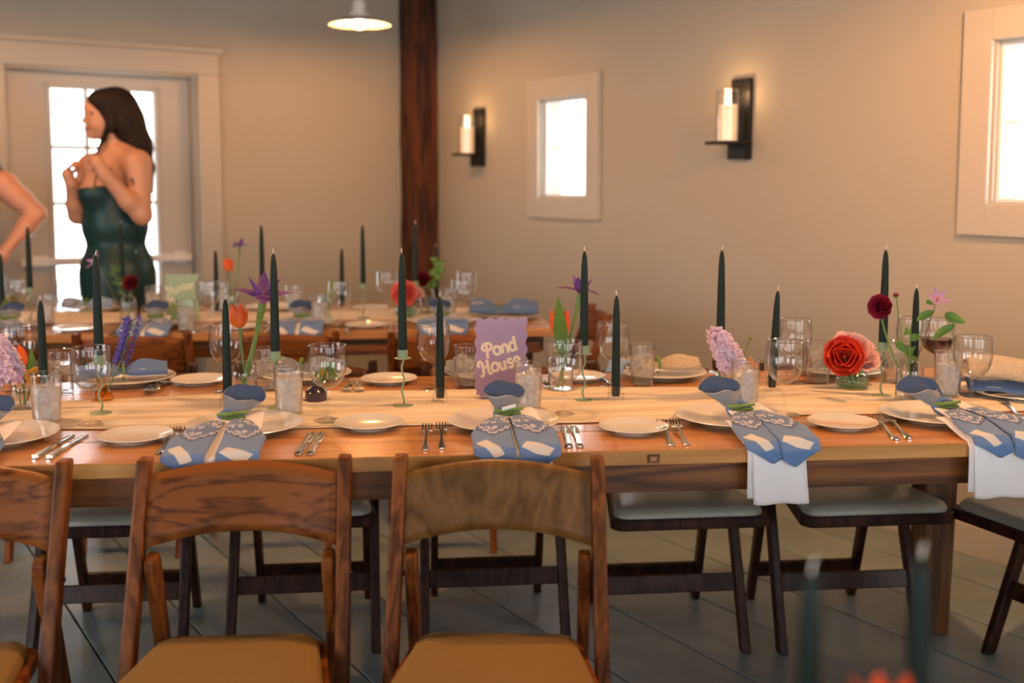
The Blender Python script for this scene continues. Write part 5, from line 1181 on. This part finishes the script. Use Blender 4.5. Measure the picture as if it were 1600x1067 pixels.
# ------------------------------------------------------------------ people: one continuous skin grown from a smooth distance field
class Field:
    def __init__(s, lo, hi, h):
        s.lo = np.array(lo, np.float32); s.h = h; s.n = np.ceil((np.array(hi)-np.array(lo))/h).astype(int)+1
        s.F = np.full(s.n, .2, np.float32); s.ax = [s.lo[i]+np.arange(s.n[i], dtype=np.float32)*h for i in range(3)]
    def _win(s, mn, mx):
        i0 = np.clip(np.floor((np.array(mn)-s.lo)/s.h).astype(int), 0, s.n); i1 = np.clip(np.ceil((np.array(mx)-s.lo)/s.h).astype(int)+1, 0, s.n)
        return tuple(slice(a, b) for a, b in zip(i0, i1))
    def _pts(s, w_): return [s.ax[i][w_[i]].reshape([-1 if j == i else 1 for j in range(3)]) for i in range(3)]
    def _join(s, w_, d, k):
        A = s.F[w_]
        if A.size == 0: return
        if k < 0:   # carve
            s.F[w_] = np.maximum(A, -d); return
        hh = np.clip(.5+.5*(A-d)/k, 0, 1); s.F[w_] = A*(1-hh)+d*hh-k*hh*(1-hh)
    def cap(s, p0, r0, p1, r1, k=.02):
        p0 = np.array(p0, np.float32); p1 = np.array(p1, np.float32); m = max(r0, r1)+k*2+.02
        w_ = s._win(np.minimum(p0, p1)-m, np.maximum(p0, p1)+m); X, Y, Z = s._pts(w_); d = p1-p0; L2 = float(d@d)+1e-12
        t = np.clip(((X-p0[0])*d[0]+(Y-p0[1])*d[1]+(Z-p0[2])*d[2])/L2, 0, 1)
        D = np.sqrt((X-p0[0]-t*d[0])**2+(Y-p0[1]-t*d[1])**2+(Z-p0[2]-t*d[2])**2)-(r0+(r1-r0)*t); s._join(w_, D, k); return s
    def ell(s, c, r, k=.02, yaw=0., roll=0.):
        c = np.array(c, np.float32); r = np.array(r, np.float32); m = r.max()+abs(k)*2+.02
        w_ = s._win(c-m, c+m); X, Y, Z = s._pts(w_); X = X-c[0]; Y = Y-c[1]; Z = Z-c[2]
        if yaw: ca, sa = math.cos(yaw), math.sin(yaw); X, Y = X*ca+Y*sa, -X*sa+Y*ca
        if roll: ca, sa = math.cos(roll), math.sin(roll); X, Z = X*ca+Z*sa, -X*sa+Z*ca
        k0 = np.sqrt((X/r[0])**2+(Y/r[1])**2+(Z/r[2])**2); k1 = np.sqrt((X/r[0]**2)**2+(Y/r[1]**2)**2+(Z/r[2]**2)**2)+1e-6
        s._join(w_, k0*(k0-1)/k1, k); return s
    def plane_cut(s, p, n):   # keep the side where (x-p).n < 0
        X, Y, Z = s._pts((slice(None),)*3); s.F = np.maximum(s.F, ((X-p[0])*n[0]+(Y-p[1])*n[1]+(Z-p[2])*n[2]).astype(np.float32)); return s
    def mesh(s, name, org):
        F_ = s.F; S = F_ < 0; n = s.n
        c = [S[i:n[0]-1+i, j:n[1]-1+j, k:n[2]-1+k] for i in (0, 1) for j in (0, 1) for k in (0, 1)]
        tot = sum(x.astype(np.int8) for x in c); act = (tot > 0) & (tot < 8); ijk = np.argwhere(act); idx = np.full(act.shape, -1, np.int32); idx[act] = np.arange(len(ijk))
        P = np.zeros((len(ijk), 3)); C = np.zeros(len(ijk)); cor = np.array([(i, j, k) for i in (0, 1) for j in (0, 1) for k in (0, 1)])
        val = np.stack([F_[tuple((ijk+o).T)] for o in cor], 1)
        for a in range(8):
            for b_ in range(a+1, 8):
                if abs(cor[a]-cor[b_]).sum() != 1: continue
                m = (val[:, a] < 0) != (val[:, b_] < 0); t = val[m, a]/(val[m, a]-val[m, b_]); P[m] += cor[a]+t[:, None]*(cor[b_]-cor[a]); C[m] += 1
        V = (ijk+P/C[:, None])*s.h+s.lo; faces = []
        for ax in range(3):
            o = [(ax+1) % 3, (ax+2) % 3]; sl0 = [slice(None)]*3; sl1 = [slice(None)]*3; sl0[ax] = slice(0, -1); sl1[ax] = slice(1, None)
            A, B = S[tuple(sl0)], S[tuple(sl1)]; e = np.argwhere(A != B)
            e = e[(e[:, o[0]] > 0) & (e[:, o[1]] > 0) & (e[:, o[0]] < n[o[0]]-1) & (e[:, o[1]] < n[o[1]]-1)]
            q = []
            for d0, d1 in ((-1, -1), (0, -1), (0, 0), (-1, 0)):
                f = e.copy(); f[:, o[0]] += d0; f[:, o[1]] += d1; q.append(idx[tuple(f.T)])
            q = np.stack(q, 1); fl = ~A[tuple(e.T)]; q[fl] = q[fl][:, ::-1]; faces.append(q)
        faces = np.concatenate(faces); faces = faces[(faces >= 0).all(1)]
        me = bpy.data.meshes.new(name); me.from_pydata((V-np.array(org)).tolist(), [], faces.tolist()); me.polygons.foreach_set('use_smooth', [True]*len(me.polygons)); me.validate(); me.update(); return me
def fingers(f, palm, dirv, sidev, nrm, curl, L_=.075, r=.0078, spread=.016):
    # four unequal fingers with two bends, rooted at the palm's end, and a thumb leaving the side of the palm
    dirv, sidev, nrm = Vector(dirv).normalized(), Vector(sidev).normalized(), Vector(nrm).normalized()
    for i, ln in enumerate((.90, 1.0, .94, .76)):
        p = Vector(palm)+dirv*.036+sidev*((i-1.5)*spread); a = 0; q = p
        for j, seg in enumerate((.46, .31, .23)):
            a += curl[j]*(1+.12*i); d = dirv*math.cos(a)+nrm*math.sin(a); q2 = q+d*(L_*ln*seg); rr_ = r*(1-.10*j); f.cap(q, rr_, q2, rr_*.92, .004); q = q2
    p = Vector(palm)-sidev*.026-dirv*.010; d = (dirv*.65-sidev*.55+nrm*.45).normalized(); q = p+d*.036; f.cap(p, .0115, q, .0092, .008); d2 = (dirv*.8+nrm*.6+sidev*.1).normalized(); f.cap(q, .009, q+d2*.028, .0075, .004)
YW = 4.98
def Wp(px, py, dy=0): return atY(px, py, YW+dy)
def woman():
    foot = atY(186, 400, YW); foot.z = 0
    R = thing('person', foot, 0, 'woman with long dark hair in a strapless dark green dress, hands raised', 'person')
    f = Field((foot.x-.42, YW-.42, -.02), (foot.x+.30, YW+.30, 1.86), .006)
    def torso(g, o=0.):
        g.ell(Wp(176, 300, 0), (.118+o, .105+o, .15+o), .04, yaw=.5); g.ell(Wp(180, 352, .0), (.142+o, .115+o, .14+o), .05); g.ell(Wp(184, 430, .01), (.158+o, .135+o, .17+o), .06)
        g.ell(Wp(147, 301, -.075), (.062+o, .062+o, .066+o), .04); g.ell(Wp(136, 297, .03), (.058+o, .058+o, .066+o), .04)
    torso(f)
    # neck, shoulders
    f.cap(Wp(178, 206, .0), .048, Wp(181, 246, .01), .054, .03); f.cap(Wp(212, 254, -.085), .060, Wp(142, 258, .085), .055, .05); f.ell(Wp(175, 268, -.0), (.12, .095, .085), .05, yaw=.5)
    f.ell(Wp(195, 240, -.02), (.07, .06, .05), .04)
    # head in profile, facing left
    f.ell(Wp(178, 172, 0), (.092, .076, .092), .02); f.ell(Wp(160, 186, -.002), (.070, .062, .082), .03); f.cap(Wp(168, 203, 0), .046, Wp(149, 209, -.002), .026, .025)
    f.ell(Wp(157, 166, -.002), (.055, .060, .045), .02); f.ell(Wp(148, 170, -.002), (.040, .052, .04), .02)
    f.ell(Wp(144, 212, -.002), (.020, .022, .017), .016); f.cap(Wp(139, 177, -.004), .009, Wp(130, 189, -.004), .0105, .012); f.ell(Wp(134, 190, -.016), (.010, .009, .008), .006)
    f.ell(Wp(140, 169, -.004), (.018, .045, .018), .02); f.ell(Wp(136, 198.5, -.004), (.013, .024, .007), .008); f.ell(Wp(137, 204.5, -.004), (.012, .020, .007), .008)
    f.ell(Wp(152, 194, -.040), (.026, .020, .024), .02)
    # her left arm (towards us): upper arm down, forearm folded up across the chest
    sh, el, wr = Wp(217, 258, -.105), Wp(222, 336, -.15), Wp(164, 274, -.235)
    f.cap(sh, .058, el, .043, .035); f.cap(el, .043, el.lerp(wr, .35), .043, .02); f.cap(el.lerp(wr, .35), .043, wr, .027, .02)
    ph = Wp(153, 255, -.24); f.cap(wr, .026, ph, .028, .015); f.ell(ph, (.030, .020, .034), .012)
    fingers(f, ph, (-.55, .05, .75), (.55, -.45, .55), (-.5, .35, -.75), (.7, 1.0, .7))
    # her right arm: forearm upright, hand beside the chest
    sh, el, wr = Wp(140, 262, .09), Wp(121, 336, .0), Wp(111, 288, -.10)
    f.cap(sh, .050, el, .041, .03); f.cap(el, .041, el.lerp(wr, .35), .040, .02); f.cap(el.lerp(wr, .35), .040, wr, .025, .02)
    ph = Wp(106, 273, -.11); f.cap(wr, .024, ph, .026, .014); f.ell(ph, (.027, .021, .030), .012)
    fingers(f, ph, (.25, -.1, .95), (.15, -.95, -.2), (.9, .1, -.3), (.55, .9, .6), L_=.070)
    # legs and feet, hidden by the dress and the table
    for sx, dyy in ((-.075, -.03), (.075, .03)):
        h0 = Vector((foot.x+sx, YW+dyy, .82)); kn = Vector((foot.x+sx*.9, YW+dyy-.01, .46)); an = Vector((foot.x+sx*.9, YW+dyy+.01, .085))
        f.cap(h0, .082, kn, .055, .04); f.cap(kn, .055, an, .036, .02); f.cap(an, .036, an+Vector((-.13, -.02, -.05)), .026, .02)
    me = f.mesh('body', foot); me.materials.append(M['skin']); B = bpy.data.objects.new('body', me); COL.objects.link(B); B.parent = R
    # dress
    g = Field((foot.x-.40, YW-.38, 0.005), (foot.x+.40, YW+.40, 1.42), .009); torso(g, .010)
    g.cap(Wp(184, 425, .01), .150, Vector((foot.x, YW, .30)), .20, .05); g.cap(Vector((foot.x, YW, .32)), .20, Vector((foot.x, YW, .06)), .245, .03)
    ztop = Wp(140, 291).z; g.plane_cut((foot.x-.12, YW, ztop), (-.10, -.06, 1)); g.plane_cut((0, 0, .03), (0, 0, -1))
    me = g.mesh('dress', foot); me.materials.append(M['dress']); o = bpy.data.objects.new('dress', me); COL.objects.link(o); o.parent = R
    # hair
    hg = Field((foot.x-.25, YW-.25, 1.10), (foot.x+.40, YW+.25, 1.86), .006)
    hg.ell(Wp(181, 170, .004), (.104, .088, .102), .02); hg.ell(Wp(197, 192, .012), (.075, .085, .10), .03)
    hg.cap(Wp(203, 190, .0), .066, Wp(216, 226, .01), .060, .03); hg.cap(Wp(216, 226, .012), .058, Wp(228, 262, .01), .038, .03); hg.cap(Wp(228, 262, .01), .036, Wp(236, 300, .03), .012, .02)
    hg.cap(Wp(172, 190, -.072), .016, Wp(162, 216, -.060), .012, .015); hg.cap(Wp(162, 216, -.060), .011, Wp(148, 247, -.09), .005, .01)
    hg.cap(Wp(168, 160, -.066), .022, Wp(176, 200, -.076), .022, .02)
    hg.ell(Wp(160, 159, .0), (.064, .078, .058), .02)
    hg.ell(Wp(140, 191, -.02), (.070, .14, .10), -1, roll=.32)       # open the face
    me = hg.mesh('hair', foot); me.materials.append(M['hair']); o = bpy.data.objects.new('hair', me); COL.objects.link(o); o.parent = R
    # face details and straps
    def small(name, c, r, m, yaw=0, n=12):
        b = MB(); b.ball(Vector((0, 0, 0)), r, n, 8); o = obj(name, b, m, R); o.location = Vector(c)-foot; o.rotation_euler = (0, 0, yaw); return o
    small('eye', Wp(145, 178.5, -.054), (.012, .007, .0065), 'eyewhite', .5); small('iris', Wp(143.6, 178.5, -.058), (.0065, .005, .0065), 'darkeye', .5)
    b = MB(); b.tube([Wp(137, 172, -.044)-foot, Wp(142.5, 169.5, -.058)-foot, Wp(150, 172, -.064)-foot], [.003, .0042, .0022], 6); obj('eyebrow', b, 'hair', R)
    b = MB(); b.tube([Wp(138.5, 177, -.050)-foot, Wp(144, 175.6, -.061)-foot, Wp(150.5, 178.5, -.063)-foot], [.002, .0034, .002], 6); obj('eyelashes', b, 'hair', R)
    b = MB(); b.tube([Wp(131.5, 201, -.006)-foot, Wp(136, 201.5, -.028)-foot, Wp(143.5, 199.5, -.044)-foot], [.0055, .0055, .002], 6); obj('lips', b, 'lip', R)
    for q in (((146, 292, -.135), (152, 262, -.10), (172, 228, -.052)), ((165, 292, -.12), (172, 262, -.115), (186, 232, -.062))):
        pts = [Wp(*k)-foot for k in q]; b = MB(); b.tube(bez(*pts, 10), .0022, 6); obj('strap', b, 'hair' if q[0][0] > 150 else 'hair', R)
    for i, (x, y, r) in enumerate(((206, 281, .008), (209, 287, .007), (209, 293, .006), (212, 290, .004))):
        b = MB(); b.ball((0, 0, 0), (r, .003, r), 10, 6); o = obj('tattoo', b, 'ink', R); o.location = Wp(x, y, -.1745+.0015*i)-foot
woman()
YW = 5.02
def second():
    foot = atY(-58, 400, YW); foot.z = 0
    R = thing('person', foot, 0, 'person at the left edge in black sequins, bare arm bent with hand on hip', 'person')
    f = Field((foot.x-.42, YW-.36, -.02), (foot.x+.46, YW+.30, 1.80), .008); c = foot.x
    def torso(g, o=0.):
        g.ell((c, YW, 1.20), (.16+o, .11+o, .17+o), .05); g.ell((c, YW, 1.02), (.135+o, .105+o, .14+o), .05); g.ell((c, YW, .86), (.165+o, .135+o, .15+o), .06); g.ell((c-.06, YW-.08, 1.22), (.07+o, .06+o, .07+o), .03); g.ell((c+.06, YW-.08, 1.22), (.07+o, .06+o, .07+o), .03)
    torso(f)
    f.cap((c, YW, 1.34), .056, (c, YW, 1.44), .052, .03); f.ell((c, YW, 1.54), (.078, .092, .108), .03); f.ell((c-.01, YW-.04, 1.50), (.058, .058, .072), .03); f.ell((c-.012, YW-.10, 1.50), (.012, .016, .018), .01); f.ell((c-.01, YW-.085, 1.455), (.024, .015, .012), .01)
    f.cap((c-.16, YW, 1.33), .055, Wp(5, 288, .0), .058, .05)
    sh, el, wr = Wp(6, 290, 0.), Wp(58, 334, .02), Wp(14, 386, -.10)
    f.cap(sh, .060, sh.lerp(el, .5), .052, .03); f.cap(sh.lerp(el, .5), .052, el, .042, .02); f.cap(el, .041, el.lerp(wr, .4), .041, .015); f.cap(el.lerp(wr, .4), .041, wr, .028, .02)
    ph = Wp(3, 400, -.12); f.cap(wr, .027, ph, .03, .015); f.ell(ph, (.034, .022, .036), .012); fingers(f, ph, (-.8, -.25, -.5), (.5, -.2, -.8), (-.1, .9, -.2), (.3, .4, .3), L_=.072)
    sh, el, wr = Vector((c-.19, YW, 1.32)), Vector((c-.26, YW+.03, 1.06)), Vector((c-.22, YW-.12, .86))
    f.cap(sh, .056, el, .043, .03); f.cap(el, .042, wr, .027, .02); ph = wr+Vector((0, -.03, -.06)); f.cap(wr, .026, ph, .028, .015); fingers(f, ph, (.1, -.2, -1), (1, 0, 0), (0, -1, .2), (.3, .4, .3))
    for sx in (-.08, .08):
        f.cap((c+sx, YW, .82), .085, (c+sx*.9, YW-.01, .46), .056, .04); f.cap((c+sx*.9, YW-.01, .46), .056, (c+sx*.9, YW, .085), .036, .02); f.cap((c+sx*.9, YW, .08), .036, (c+sx*.9, YW-.14, .03), .026, .02)
    me = f.mesh('body', foot); me.materials.append(M['skin2']); o = bpy.data.objects.new('body', me); COL.objects.link(o); o.parent = R
    g = Field((c-.36, YW-.36, .005), (c+.36, YW+.36, 1.40), .010); torso(g, .010); g.cap((c, YW, .86), .16, (c, YW, .3), .21, .05); g.cap((c, YW, .3), .21, (c, YW, .08), .25, .03); g.plane_cut((0, 0, 1.285), (0, 0, 1)); g.plane_cut((0, 0, .03), (0, 0, -1))
    me = g.mesh('dress', foot); me.materials.append(M['sequin']); o = bpy.data.objects.new('dress', me); COL.objects.link(o); o.parent = R
    hg = Field((c-.24, YW-.2, 1.15), (c+.34, YW+.24, 1.80), .008); hg.ell((c, YW+.012, 1.555), (.094, .104, .112), .02); hg.cap((c+.05, YW+.05, 1.52), .07, (c+.11, YW+.06, 1.37), .06, .03); hg.cap((c-.05, YW+.05, 1.52), .07, (c-.10, YW+.06, 1.34), .055, .03); hg.cap((c+.11, YW+.06, 1.38), .05, Wp(4, 272, .05), .018, .02); hg.ell((c-.005, YW-.11, 1.50), (.072, .09, .10), -1)
    me = hg.mesh('hair', foot); me.materials.append(M['redhair']); o = bpy.data.objects.new('hair', me); COL.objects.link(o); o.parent = R
second()
